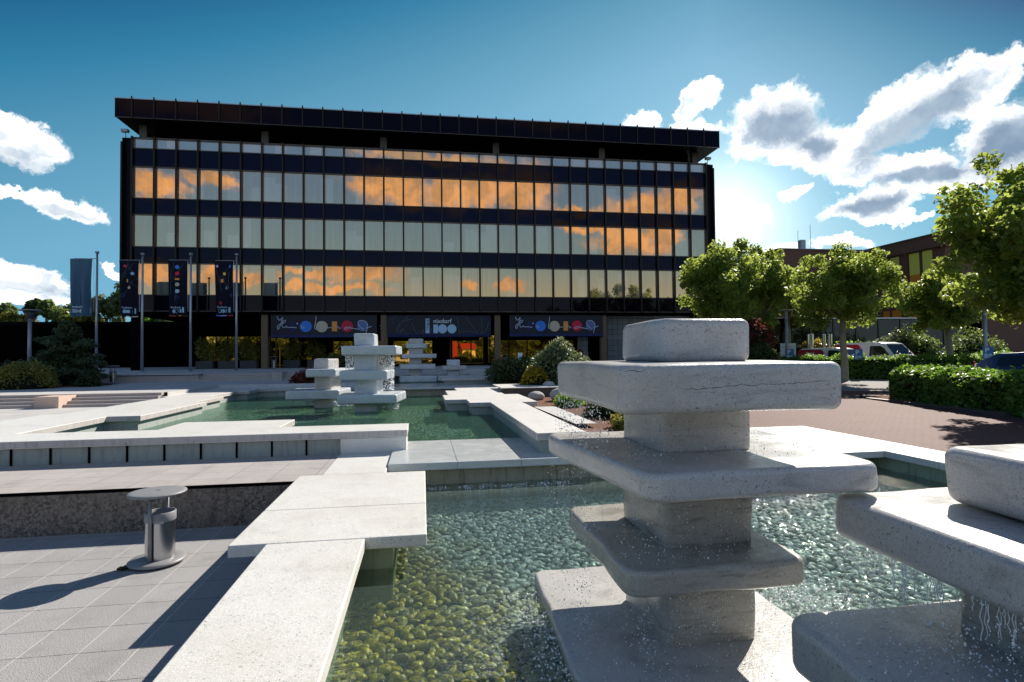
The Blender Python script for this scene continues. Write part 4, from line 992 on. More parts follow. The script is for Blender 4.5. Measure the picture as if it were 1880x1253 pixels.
# ================================================================ VEGETATION
def at_depth(px, py, fd): return ray(px, py)*fd+Vector((0, 0, H))
def leaf_quads(C, nrm, size, rng, fold=.25, aspect=.62):
    n = len(C); a = rng.normal(size=(n, 3)); a -= nrm*(a*nrm).sum(1, keepdims=True); a /= np.linalg.norm(a, axis=1, keepdims=True)+1e-9
    b = np.cross(nrm, a); s_ = size*rng.uniform(.65, 1.3, (n, 1))
    p0 = C-a*s_; p2 = C+a*s_; p1 = C+b*s_*aspect+nrm*s_*fold; p3 = C-b*s_*aspect+nrm*s_*fold
    return np.stack([p0, p1, p2, p3], 1)
def clump_points(clumps, n, rng, shell=.55):
    vols = np.array([c[3]*c[4]*c[5] for c in clumps])**.75; pr = vols/vols.sum(); idx = rng.choice(len(clumps), n, p=pr)
    d = rng.normal(size=(n, 3)); d /= np.linalg.norm(d, axis=1, keepdims=True)
    r = (shell+(1-shell)*rng.uniform(0, 1, n)**.5)*(1+rng.normal(0, .08, n)); A = np.array(clumps)[idx]
    return A[:, :3]+d*r[:, None]*A[:, 3:6], d
def foliage(name, clumps, n, size, m_, parent=None, seed=0, shell=.45, up=.35, fold=.25):
    rng = np.random.default_rng(seed); C, d = clump_points(clumps, n, rng, shell)
    nr = d*.6+rng.normal(size=(n, 3))*.8+np.array([0, 0, up]); nr /= np.linalg.norm(nr, axis=1, keepdims=True)
    return quads_obj(name, leaf_quads(C, nr, size, rng, fold), 4, m_, parent)
def crown_clumps(c, R, rz, n, rng, lump=.36, flat=1.):
    out = [(c[0], c[1], c[2], R*.55, R*.55, rz*.55)]
    for i in range(n):
        u = rng.uniform(-1, 1); a = rng.uniform(0, 2*math.pi); s_ = math.sqrt(1-u*u); k = rng.uniform(.35, 1.0); l = R*lump*rng.uniform(.6, 1.3)*(1.25-.55*k)
        out.append((c[0]+R*.9*k*s_*math.cos(a), c[1]+R*k*s_*math.sin(a), c[2]+rz*k*u, l, l, l*flat*min(1, rz/R+.15)))
    return out
def tree(label, base, crown_c, R, rz, seed, n=9000, size=.075, m_='plane_leaf', nclump=26, trunk_r=.14, bark='pale_bark', group=None, lump=.36, name='tree', cat='tree'):
    rng = random.Random(seed); t = thing(name, label, cat, group=group)
    cl = crown_clumps(crown_c, R, rz, nclump, rng, lump)
    m2 = MB(); b = Vector(base); c = Vector(crown_c); fork = b.lerp(c, .0); fork = Vector((b.x+(c.x-b.x)*.6, b.y+(c.y-b.y)*.6, c.z-rz*.72))
    pts = [b, b.lerp(fork, .3)+Vector((rng.uniform(-.05, .05), rng.uniform(-.05, .05), 0)), b.lerp(fork, .65)+Vector((rng.uniform(-.07, .07), rng.uniform(-.07, .07), 0)), fork]
    m2.tube([b-Vector((0, 0, .15))]+pts, [trunk_r*1.5, trunk_r*1.25, trunk_r, trunk_r*.9, trunk_r*.8], 10)
    m2.build('trunk', bark, t)
    m2 = MB()
    for k in range(9):
        e = Vector(cl[1+(k*3) % (len(cl)-1)][:3]); mid = fork.lerp(e, .5)+Vector((rng.uniform(-.2, .2), rng.uniform(-.2, .2), rng.uniform(0, .3)))
        m2.tube([fork-Vector((0, 0, .1)), mid, e], [trunk_r*.55, trunk_r*.3, trunk_r*.1], 6)
    m2.build('limbs', bark, t)
    foliage('crown', cl, n, size, m_, t, seed, shell=.25)
    return settle(t)
def dome(label, c, rx, ry, rz, seed, n=3500, size=.05, m_='dark_leaf', core='dark_leaf', name='bush', extra=None, group=None, lump=.3, nclump=16, cat='bush'):
    rng = random.Random(seed); t = thing(name, label, cat, group=group)
    cl = []
    for i in range(nclump):
        u = rng.uniform(0, 1); a = rng.uniform(0, 2*math.pi); s_ = math.sqrt(1-u*u); k = rng.uniform(.6, .82); l = lump*rng.uniform(.8, 1.3)
        cl.append((c[0]+rx*k*s_*math.cos(a), c[1]+ry*k*s_*math.sin(a), c[2]+rz*k*u, rx*l, ry*l, rz*l))
    cl.append((c[0], c[1], c[2]+rz*.35, rx*.8, ry*.8, rz*.6))
    mb_ = MB(); V = IV*np.array([rx*.78, ry*.78, rz*.8]); V[:, 2] = np.maximum(V[:, 2], -.05); mb_.add((V+np.array(c)).tolist(), IF.tolist(), 0, True); mb_.build('dark_core', 'foliage_core', t)  # solid dark core added to block the view through the leaves
    foliage('foliage', cl, n, size, m_, t, seed, shell=.7)
    if extra: foliage('blossom', [(q[0], q[1], q[2]+q[5]*.3, q[3], q[4], q[5]) for q in cl[:int(len(cl)*.6)]], extra[1], extra[2], extra[0], t, seed+1, shell=.92, up=1.2)
    return settle(t)
def hedge(label, path, w_, z_of, h, seed, n=9000, size=.055, group='clipped hedges around the car park'):
    rng = np.random.default_rng(seed); t = thing('hedge', label, 'hedge', group=group); C = []; Nn = []
    segs = [(Vector(a), Vector(b)) for a, b in zip(path, path[1:])]; L = [(b-a).length for a, b in segs]; tot = sum(L)
    core = MB()
    for (a, b), l in zip(segs, L):
        d = (b-a).normalized(); nr = Vector((-d.y, d.x)); k = int(n*l/tot)
        u = rng.uniform(-.02, 1.02, k)*l; side = rng.choice(3, k, p=[.42, .33, .25]); v = rng.uniform(-1, 1, k)
        bul = 1+.10*np.sin(u*1.7+seed)+.06*np.sin(u*4.3+seed*2)
        top = np.where(side == 0, 1., rng.uniform(.02, 1, k)); off = np.where(side == 0, v*w_/2, np.where(side == 1, -w_/2, w_/2)*bul)
        hh = h*(1+.05*np.sin(u*2.3+seed)+.04*np.sin(u*6.1)+.03*rng.normal(size=k)); edge = 1-.12*np.abs(off/(w_/2))**4
        px_ = a.x+d.x*u+nr.x*off+rng.normal(0, .05, k); py_ = a.y+d.y*u+nr.y*off+rng.normal(0, .05, k)
        zz = z_of(py_)+hh*top*edge+rng.normal(0, .03, k)+np.where((side == 0) & (rng.uniform(size=k) < .12), rng.uniform(0, .14, k), 0)
        C.append(np.stack([px_, py_, zz], 1)); q = np.zeros((k, 3)); q[side == 0, 2] = 1
        q[side == 1] = [-nr.x, -nr.y, 0]; q[side == 2] = [nr.x, nr.y, 0]; Nn.append(q)
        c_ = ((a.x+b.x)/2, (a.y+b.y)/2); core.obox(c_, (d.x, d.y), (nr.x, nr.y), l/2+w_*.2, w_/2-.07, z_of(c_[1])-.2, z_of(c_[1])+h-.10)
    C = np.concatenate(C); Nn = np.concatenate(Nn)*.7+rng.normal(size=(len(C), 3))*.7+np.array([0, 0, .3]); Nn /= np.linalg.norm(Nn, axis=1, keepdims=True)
    core.build('dark_core', 'foliage_core', t)  # added dark boxes that stop the hedge from showing through
    quads_obj('foliage', leaf_quads(C, Nn, size, rng, .3), 4, 'hedge_leaf', t)
    return settle(t)

def px_tree(label, px, py, rpx, rypx, fd, seed, zbase, **kw):
    c = at_depth(px, py, fd); b = (c.x+kw.pop('dx', 0), c.y+kw.pop('dy', 0), zbase if zbase is not None else gz(c.y))
    return tree(label, b, tuple(c), rpx*fd/F_PX, rypx*fd/F_PX, seed, **kw)
GT = 'leafy plane trees around the car park'
px_tree('leafy tree covering the lower right corner of the office block', 1322, 524, 82, 100, 34, 31, None, n=17000, size=.11, m_='plane_leaf', group=GT, nclump=60, lump=.25)
px_tree('leafy tree right beside the one at the corner of the office block', 1398, 520, 70, 90, 36, 32, None, n=14000, size=.11, group=GT, nclump=52, lump=.25)
px_tree('smaller leafy tree between the corner trees and the tree with the visible pale trunk', 1446, 545, 50, 60, 38, 33, None, n=9000, size=.11, group=GT, nclump=40, lump=.26)
px_tree('round crowned tree on a pale trunk behind the hedge, left of the white van', 1546, 530, 97, 74, 29.2, 34, None, n=20000, size=.095, group=GT, nclump=80, lump=.22, trunk_r=.17)
px_tree('round crowned tree on a pale trunk behind the hedge, right of the vans', 1736, 557, 82, 62, 30.9, 35, None, n=18000, size=.10, group=GT, nclump=70, lump=.23, trunk_r=.17, dx=.2)
px_tree('tall near tree at the right edge, crown reaching above the brown wing', 1900, 440, 150, 185, 17, 36, None, n=22000, size=.10, group=GT, nclump=110, lump=.23, trunk_r=.2, dx=.8)
# hedges
hedge('near hedge by the brick court at the right edge', [(16.95, 17.3), (16.1, 12.5), (15.2, 7.0)], 1.5, gz, 1.06, 41, n=15000, size=.075)
hedge('long hedge in front of the parked vans', [(19.3, 32.5), (21.6, 28.6), (24.0, 26.9), (28.6, 25.4)], 1.3, gz, 1.12, 42, n=14000, size=.07)
hedge('farther hedge at the right edge beyond the near one', [(29.2, 26.0), (34.5, 22.0), (40, 18.5)], 2.2, gz, 1.25, 43, n=9000, size=.08)
t = thing('kerb', 'dark stone kerb round the near hedge', 'kerb'); m_ = MB()
kp = [(15.75, 18.3), (15.55, 17.9), (15.0, 12.5), (14.2, 7.0), (14.0, 4.0)]
for (a, b) in zip(kp, kp[1:]):
    a = Vector(a); b = Vector(b); d = (b-a).normalized(); m_.obox((a+b)/2, d, Vector((-d.y, d.x)), (b-a).length/2, .07, gz((a+b)[1]/2)-.1, gz((a+b)[1]/2)+.10)
m_.build('kerb_stone', 'dark_grey', t); settle(t)
slope('bed_soil', [(15.7, 18.3), (15.0, 12.5), (14.1, 4.0), (18, 4), (18.2, 18.3)], 'soil', 'bark covered soil round the near hedge', .04)

# beds by the pool
def at_ground(px, py, z): return atz(px, py, z)
c = at_ground(1015, 721, 1.1); dome('large round bush with pale edged leaves right of the far pools', (5.6, 23.2, 1.1), 1.45, 1.3, 1.75, 51, n=9000, size=.07, m_='grey_leaf')
dome('dark spreading bush left of the large round bush', (4.5, 26.0, 1.15), 1.7, 1.3, 1.15, 52, n=6000, size=.06, m_='dark_leaf')
dome('yellow flowering bush in front of the large round bush', (4.55, 22.6, 1.1), .62, .5, .85, 53, n=1600, size=.06, m_='gold_leaf')
dome('low brownish green bush at the end of the far bed', (4.6, 31.8, 1.2), 1.1, .8, .62, 54, n=2500, size=.06, m_='olive_leaf')
dome('dark green mound beside the low brownish bush', (6.4, 30.5, 1.2), 1.5, 1.2, .95, 58, n=3500, size=.07, m_='far_leaf')
G5 = 'low evergreen shrubs on the bark covered bed'
dome('yellow tipped low shrub behind the pale boulder side of the bark bed', (4.65, 17.6, .78), .55, .5, .5, 55, n=2200, size=.045, m_='lime_leaf', group=G5)
dome('dark low shrub in the middle of the bark bed, partly behind the dripping slab', (5.3, 15.2, .70), .95, .9, .62, 56, n=4200, size=.045, m_='dark_leaf', group=G5)
dome('low shrub at the near end of the bark bed', (5.1, 12.9, .64), .8, .6, .42, 57, n=2600, size=.045, m_='olive_leaf', group=G5)
dome('dark shrub on the bark bed by the brick court', (7.6, 14.6, .66), .9, .9, .55, 59, n=3000, size=.05, m_='dark_leaf', group=G5)
def boulder(label, x, y, z, r, seed):
    rng = np.random.default_rng(seed); V = IV*np.array([1.25, 1, .8])*(1+.10*np.sin(IV[:, [1]]*4+seed)+.06*rng.normal(size=(len(IV), 1)))*r
    m_ = MB().add((V+np.array([0, 0, r*.5])).tolist(), IF.tolist(), 0, True); o = m_.build('boulder', 'stone_grey', loc=(x, y, z)); md = o.modifiers.new('s', 'SUBSURF'); md.levels = md.render_levels = 1
    return tag(o, label, 'boulder')
boulder('grey boulder on the bark bed beside the white rim', 3.95, 19.6, .82, .24, 1)
boulder('flat pale boulder half behind the dripping slab', 4.75, 19.2, .82, .34, 2)
boulder('small grey boulder above the brown retaining wall', 4.95, 22.0, 1.12, .2, 3)
boulder('pale boulder under the lime green shrub at the left edge', -19.3, 27.2, ZP2-.05, .35, 4)
# planting left and behind the short sculpture
struct('left_flower_bed', MB().add([(-34, 25.6, ZP2+.02), (-17.3, 26.6, ZP2+.02), (-14.6, 29.4, ZP2+.02), (-15.6, 31.9, ZP2+.02), (-34, 31.9, ZP2+.02)], [(0, 1, 2, 3, 4)]), 'soil', 'dark planting bed at the left')
dome('olive green mound shaped bush on the left plaza', (-16.95, 27.3, ZP2), 1.42, 1.1, 1.22, 61, n=9000, size=.05, m_='olive_leaf', lump=.22, nclump=30)
dome('small dark bush right of the olive mound', (-15.0, 28.4, ZP2), .55, .55, .8, 62, n=2500, size=.05, m_='dark_leaf')
dome('lime green shrub at the left edge', (-20.4, 28.2, ZP2), 1.4, 1.1, 1.75, 63, n=4500, size=.10, m_='lime_leaf', lump=.34)
dome('dark shrub between the lime green shrub and the dogwood', (-18.6, 29.4, ZP2), 1.2, 1., 1.2, 64, n=3500, size=.07, m_='dark_leaf')
t = thing('dogwood', 'layered dark dogwood with cream blossom behind the olive mound', 'shrub')
rng_ = random.Random(4); cl = []; cb = Vector((-17.0, 30.2, ZP2))
for k in range(64):
    u = k/63; a = rng_.uniform(0, 6.28); R = (1-u)**.6*2.1*rng_.uniform(.25, 1); cl.append((cb.x+R*math.cos(a)*1.1, cb.y+R*math.sin(a)*.7, cb.z+.3+2.7*u**.95, .62*(1-u*.6), .55*(1-u*.5), .16))
m_ = MB()
for k in range(0, 34, 3): m_.tube([cb, (cb.x*.6+cl[k][0]*.4, cb.y*.6+cl[k][1]*.4, cl[k][2]*.6+cb.z*.4), cl[k][:3]], [.05, .03, .012], 6)
m_.build('branches', 'bark', t); foliage('foliage', cl, 13000, .06, 'deep_leaf', t, 5, shell=.2, up=1.2)
foliage('blossom', [(q[0], q[1], q[2]+.07, q[3]*.9, q[4]*.9, .04) for q in cl[:34:2]], 420, .05, 'cream_flower', t, 6, shell=.2, up=2.5)
foliage('lower_foliage', [(cb.x, cb.y, cb.z+.6, 1.5, 1., .8)], 2500, .07, 'dark_leaf', t, 8, shell=.2); settle(t)
dome('reddish dark bush behind the short sculpture', (-5.4, 28.6, ZP2), .95, .7, .72, 65, n=2600, size=.055, m_='red_leaf')
dome('dark evergreen with yellow shoots right behind the sculptures', (-4.3, 31.2, ZP2), 1.25, .9, 1.55, 66, n=4500, size=.06, m_='dark_leaf', extra=('gold_leaf', 450, .06))
# far trees above the low wing
G6 = 'trees beyond the low wing'
labs = ['first', 'second', 'third', 'fourth', 'fifth', 'sixth', 'seventh', 'eighth', 'ninth', 'tenth']
for i, (px, top, rr, mm) in enumerate([(8, 563, 34, 'far_leaf'), (44, 566, 30, 'olive_leaf'), (64, 553, 17, 'dark_leaf'), (86, 552, 18, 'far_leaf'), (122, 556, 32, 'far_leaf'), (158, 571, 28, 'olive_leaf'),
                                        (196, 536, 34, 'grey_leaf'), (228, 526, 30, 'far_leaf'), (268, 570, 26, 'lime_leaf'), (300, 574, 24, 'grey_leaf')]):
    fd = 84; c = at_depth(px, top+rr*.8, fd)
    tree('%s tree from the left edge, rising above the black low wing' % labs[i], (c.x, c.y, 0), tuple(c), rr*fd/F_PX, rr*.9*fd/F_PX, 70+i, n=2600, size=.28, m_=mm, nclump=16, trunk_r=.25, group=G6, lump=.42, bark='bark')
# shrubs before the right hand wing
dome('dark red leaved shrub right of the foreground sculpture cap', tuple(at_depth(1388, 650, 31)), 1.0, 1., 2.0, 81, n=3500, size=.08, m_='red_leaf')
dome('round dark bush below the red leaved shrub', tuple(at_depth(1398, 665, 30)), .85, .8, 1.1, 82, n=3000, size=.06, m_='dark_leaf')
for i, (px, py, a, b, mm, lb_) in enumerate([(1500, 655, 1.2, 1.6, 'gold_leaf', 'yellow orange shrub behind the steel stelae'), (1560, 652, 2.4, 1.5, 'lime_leaf', 'light green reed like shrub behind the white vans'), (1632, 655, 2.2, 1.7, 'grey_leaf', 'pale grey green shrub before the brown wing'),
                                        (1690, 650, 1.9, 1.8, 'far_leaf', 'feathery green shrub behind the parked cars'), (1790, 655, 2.6, 1.9, 'far_leaf', 'spreading green shrub right of the pale tree trunk'), (1655, 600, 1.3, 2.2, 'dark_leaf', 'tall dark shrub against the brown wing')]):
    c = at_depth(px, py, 36.5 if px < 1600 else 35); dome(lb_, (c.x, c.y, 1.1), a, 1.0, b+.6, 83+i, n=3200, size=.09, m_=mm)
# trees behind the viewpoint, mirrored in the glass
G7 = 'trees behind the viewpoint mirrored in the glass'
proto = tree('broad tree standing behind the viewpoint', (0, 0, 0), (0, 0, 6.4), 5.2, 4.4, 91, n=7000, size=.26, m_='far_leaf', nclump=30, trunk_r=.3, group=G7, lump=.38)
for i, (x, y, s_, a) in enumerate([(-52, -38, 1.0, 0), (-41, -46, 1.15, 1), (-30, -36, .9, 2), (-19, -44, 1.05, 3), (-9, -38, .85, 4), (12, -44, 1.05, 5), (23, -37, .95, 6), (33, -46, 1.2, .5), (44, -38, 1.0, 1.5), (55, -44, 1.1, 2.5), (66, -36, 1., 3.5)]):
    o = proto if i == 0 else copy_tree(proto)
    o.location = (x, y, 0); o.rotation_euler = (0, 0, a); o.scale = (s_, s_, s_)
    o['label'] = '%s tree from the left in the row behind the viewpoint, seen in the window reflections' % (labs+['eleventh'])[i]
wr = np.random.default_rng(5); cl = [(x, -62+wr.uniform(-3, 3), wr.uniform(1.0, 6.5), 5, 3, wr.uniform(3, 4.5)) for x in np.arange(-95, 110, 2.6)]
wood = foliage('added_wood', cl, 34000, .5, 'far_leaf', None, 77, shell=.2); tag(wood, 'added belt of dense foliage far behind the viewpoint, darkening the glass reflections', 'wood', kind='stuff')  # unseen foliage added to keep bright horizon sky out of the entrance glass
t = thing('house', 'small cream and red house behind the viewpoint, mirrored beside the entrance', 'house')
MB().box(8.2, -36, 0, 11.2, -28, 4.0).build('wall', 'cream_paint', t); MB().box(5.0, -33, 0, 7.0, -27.5, 5.6).build('side_wall', 'roof_red', t)
MB().add([(7.9, -27.6, 4.0), (11.5, -27.6, 4.0), (11.5, -36.4, 4.0), (7.9, -36.4, 4.0), (7.9, -32, 5.2), (11.5, -32, 5.2)], [(0, 1, 5, 4), (2, 3, 4, 5), (0, 4, 3), (1, 2, 5)]).build('roof', 'roof_red', t); settle(t)

# ================================================================ STREET FURNITURE
GB = 'round lidded ashtray bins'
def make_bin(label):
    t = thing('ashtray_bin', label, 'ashtray bin', group=GB)
    MB().lathe((0, 0), [(0, .015), (.27, .015), (.30, .03), (.30, .045), (.28, .062), (.17, .070), (0, .072)], 40).build('base_plate', 'grey_paint', t)
    m_ = MB(); m_.lathe((.03, 0), [(.155, .07), (.155, .505)], 36); m_.build('can', 'satin_steel', t)
    for a in (0.6, 2.2, 4.1): MB().box(-.004, -.002, .075, .004, .002, .50).build('seam', 'dark_grey', t, loc=(.03+.1565*math.cos(a), .1565*math.sin(a), 0), rotz=a+math.pi/2)
    MB().lathe((.03, 0), [(.163, .50), (.165, .505), (.165, .60), (.158, .607), (.150, .603), (.148, .50)], 36).build('collar', 'grey_paint', t)
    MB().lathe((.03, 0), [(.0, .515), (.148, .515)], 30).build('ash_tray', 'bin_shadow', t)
    for x, y in ((-.03, -.175), (.06, .175)):
        m_ = MB(); m_.tube([(x, y, .05), (x, y, .81)], .019, 12); m_.build('post', 'grey_paint', t)
    MB().box(.02, -.165, .49, .10, -.155, .52).build('clip', 'galvanised', t)
    MB().lathe((0, 0), [(0, .800), (.26, .802), (.298, .812), (.308, .826), (.300, .838), (.26, .845), (0, .850)], 48).build('lid', 'grey_paint', t)
    MB().box(-.012, -.006, .849, .03, .006, .853).build('lid_screw', 'dark_grey', t)
    return t
bin0 = make_bin('grey round lidded ashtray bin on the near paving'); bin0.location = (-3.10, 7.28, 0); bin0.rotation_euler = (0, 0, .15)
foliage('weeds', [(-3.38, 7.12, .01, .06, .05, .03)], 60, .02, 'dark_leaf', None, 99)
tag(bpy.data.objects['weeds'], 'small dark weeds at the foot of the near ashtray bin', 'weeds', kind='stuff')
for (x, y, z, lab_) in ((-15.4, 31.2, ZP2, 'ashtray bin in front of the granite wall at the left'), (-11.1, 44.9, ZP3, 'ashtray bin by the column left of the first banner'), (6.45, 44.8, ZP3, 'ashtray bin by the column right of the entrance')):
    b_ = copy_tree(bin0); b_.location = (x, y, z); b_['label'] = lab_; b_.rotation_euler = (0, 0, 1.2); b_.scale = (1.0, 1.0, 1.08)
def lamp_post(label, x, y, z, h, r=.07, disc_r=.42, cone=True):
    t = thing('street_lamp', label, 'street lamp', (x, y, z), group='street lamps with flat round tops')
    MB().cyl((0, 0), r*1.2, r, 0, h-.55, 14).build('pole', 'galvanised', t)
    m_ = MB(); m_.lathe((0, 0), [(r, h-.56), (.16, h-.50), (.34, h-.14), (0, h-.14)] if cone else [(r, h-.56), (r*.9, h-.16), (.12, h-.12), (0, h-.12)], 24); m_.build('glass_cone' if cone else 'neck', 'dark_grey' if cone else 'galvanised', t)
    MB().lathe((0, 0), [(0, h-.11), (disc_r, h-.10), (disc_r+.02, h-.07), (disc_r, h-.04), (0, h)], 32).build('cap', 'grey_paint', t)
a = aty(55, 568, 37.3); lamp_post('street lamp with a wide flat top at the left, before the low wing', a.x, 37.3, ZP3, a.z-ZP3, .09, .55)
a = at_depth(1443, 568, 33); lamp_post('street lamp under the trees right of the foreground sculpture', a.x, a.y, gz(a.y), a.z-gz(a.y), .08, .36, False)
a = at_depth(1807, 560, 29); lamp_post('street lamp half hidden by the right edge tree', a.x, a.y, gz(a.y), a.z-gz(a.y), .085, .36, False)
def parking_sign(label, px, py, fd, w_=.42, h=.62, pole=True):
    c = at_depth(px, py, fd); t = thing('parking_sign', label, 'parking sign', group='blue parking signs above the hedges')
    d = Vector((c.x, c.y)).normalized(); ang = math.atan2(-d.x, d.y)*1.0
    if pole: MB().cyl((0, .05), .03, .03, gz(c.y)-c.z, h/2, 10).build('pole', 'galvanised', t)
    MB().box(-w_/2, -.01, -h/2, w_/2, .012, h/2).build('board', 'blue_sign', t)
    text_mesh('lettering', 'P', .34, 'white_sign', t, (-w_*.30, -.018, .02), (1, 0, 0), (0, 0, 1), bold=.006)
    m_ = MB(); m_.add([(-w_*.36, -.014, -h*.44), (w_*.36, -.014, -h*.44), (w_*.36, -.014, -h*.08), (-w_*.36, -.014, -h*.08)], [(0, 1, 2, 3)]); m_.build('symbol_field', 'print_pale', t)
    disc(t, .01, -h*.14, .025, 'blue_sign', -.017, 'symbol'); ribbon(t, [(0, -h*.18), (-.01, -h*.27), (.06, -h*.28), (.09, -h*.37)], .022, 'blue_sign', -.017, 'symbol')
    ribbon(t, [(-.03, -h*.24), (-.075, -h*.31), (-.04, -h*.40), (.03, -h*.39), (.05, -h*.34)], .018, 'blue_sign', -.017, 'symbol')
    t.location = (c.x, c.y, c.z); t.rotation_euler = (0, 0, ang)
parking_sign('blue parking sign in front of the notice board and lamp pole', 1450, 651, 32.2)
parking_sign('blue parking sign in front of the white vans', 1575.5, 652, 30.2)
parking_sign('blue parking sign on the lamp pole by the right edge tree', 1814, 648, 28.6)
t = thing('notice_board', 'pale notice board with rows of small plates behind the hedge', 'notice board'); c = at_depth(1447, 646, 33.6)
m_ = MB(); m_.box(-.42, -.03, -.42, .42, .03, .50); m_.build('board', 'white_sign', t)
for k in range(4): MB().box(-.40, -.04, -.40+k*.22, .40, -.028, -.385+k*.22).build('slot_line', 'grey_paint', t)
for x in (-.38, .38): MB().box(x-.025, .0, -1.3, x+.025, .04, -.42).build('leg', 'galvanised', t)
t.location = c; t.rotation_euler = (0, 0, -.6)
for i, (px, w_, top) in enumerate([(1487, 12.5, 613.5), (1512, 7, 613.5), (1523, 9, 613.5)]):
    c = at_depth(px, top, 34.5+i*.3); r_ = w_/2*34.5/F_PX; t = thing('steel_stele', ['mirror polished steel cylinder left of the other two', 'slim mirror steel cylinder between the others', 'mirror steel cylinder nearest the pale tree trunk'][i], 'steel column', (c.x, c.y, gz(c.y)), group='mirror polished steel cylinders by the entrance hall')
    MB().cyl((0, 0), r_, r_, 0, c.z-gz(c.y), 28, caps=False).build('shell', 'mirror_steel', t); MB().cyl((0, 0), r_+.01, r_+.01, c.z-gz(c.y)-.03, c.z-gz(c.y), 28).build('rim', 'satin_steel', t)
t = thing('info_stele', 'slim white upright sign before the entrance glazing', 'sign'); c = at_depth(955, 648, 40)
MB().box(-.16, -.03, -1.45, .16, .03, 0).build('board', 'white_sign', t)
for k in range(6): MB().box(-.10, -.036, -.30-k*.13, .10, -.031, -.26-k*.13).build('text_line', 'print_blue', t)
t.location = c; t.rotation_euler = (0, 0, -.2)
t = thing('potted_plant', 'orange leaved plant in a pale pot by the tiled pier', 'potted plant'); c = at_depth(1070, 664, 43)
MB().lathe((0, 0), [(0, 0), (.19, 0), (.25, .42), (.21, .42), (.20, .36), (0, .36)], 20).build('pot', 'white_sign', t); foliage('foliage', [(0, 0, .85, .3, .3, .45)], 260, .07, 'red_leaf', t, 3)
t.location = (c.x, 42.6, ZP3)
t = thing('post', 'thin yellow post behind the ashtray bin left of the first banner', 'post', (-11.1, 46.8, ZP3)); MB().cyl((0, 0), .05, .05, 0, 2.1, 10).build('shaft', 'yellow_paint', t); MB().cyl((0, 0), .06, .06, 2.1, 2.15, 10).build('top', 'dark_grey', t)
GPl = 'dark planters with shrubs under the office block'
tp = thing('planter', 'dark planter box with a leafy shrub under the office block', 'planter', group=GPl)
MB().box(-.62, -.3, 0, .62, .3, .62).build('box', 'dark_grey', tp, bevel=.02); foliage('foliage', [(-.2, 0, 1.3, .6, .35, .8), (.3, 0, 1.6, .5, .35, .9)], 900, .09, 'olive_leaf', tp, 12, shell=.3)
for i, x in enumerate((-16.6, -15.0, -13.4, -10.2, -8.4)):
    o = tp if i == 0 else copy_tree(tp); o.location = (x, 46.9, ZP3); o.rotation_euler = (0, 0, 0 if i % 2 else math.pi)
    o['label'] = '%s dark shrub planter from the left under the office block' % labs[i]

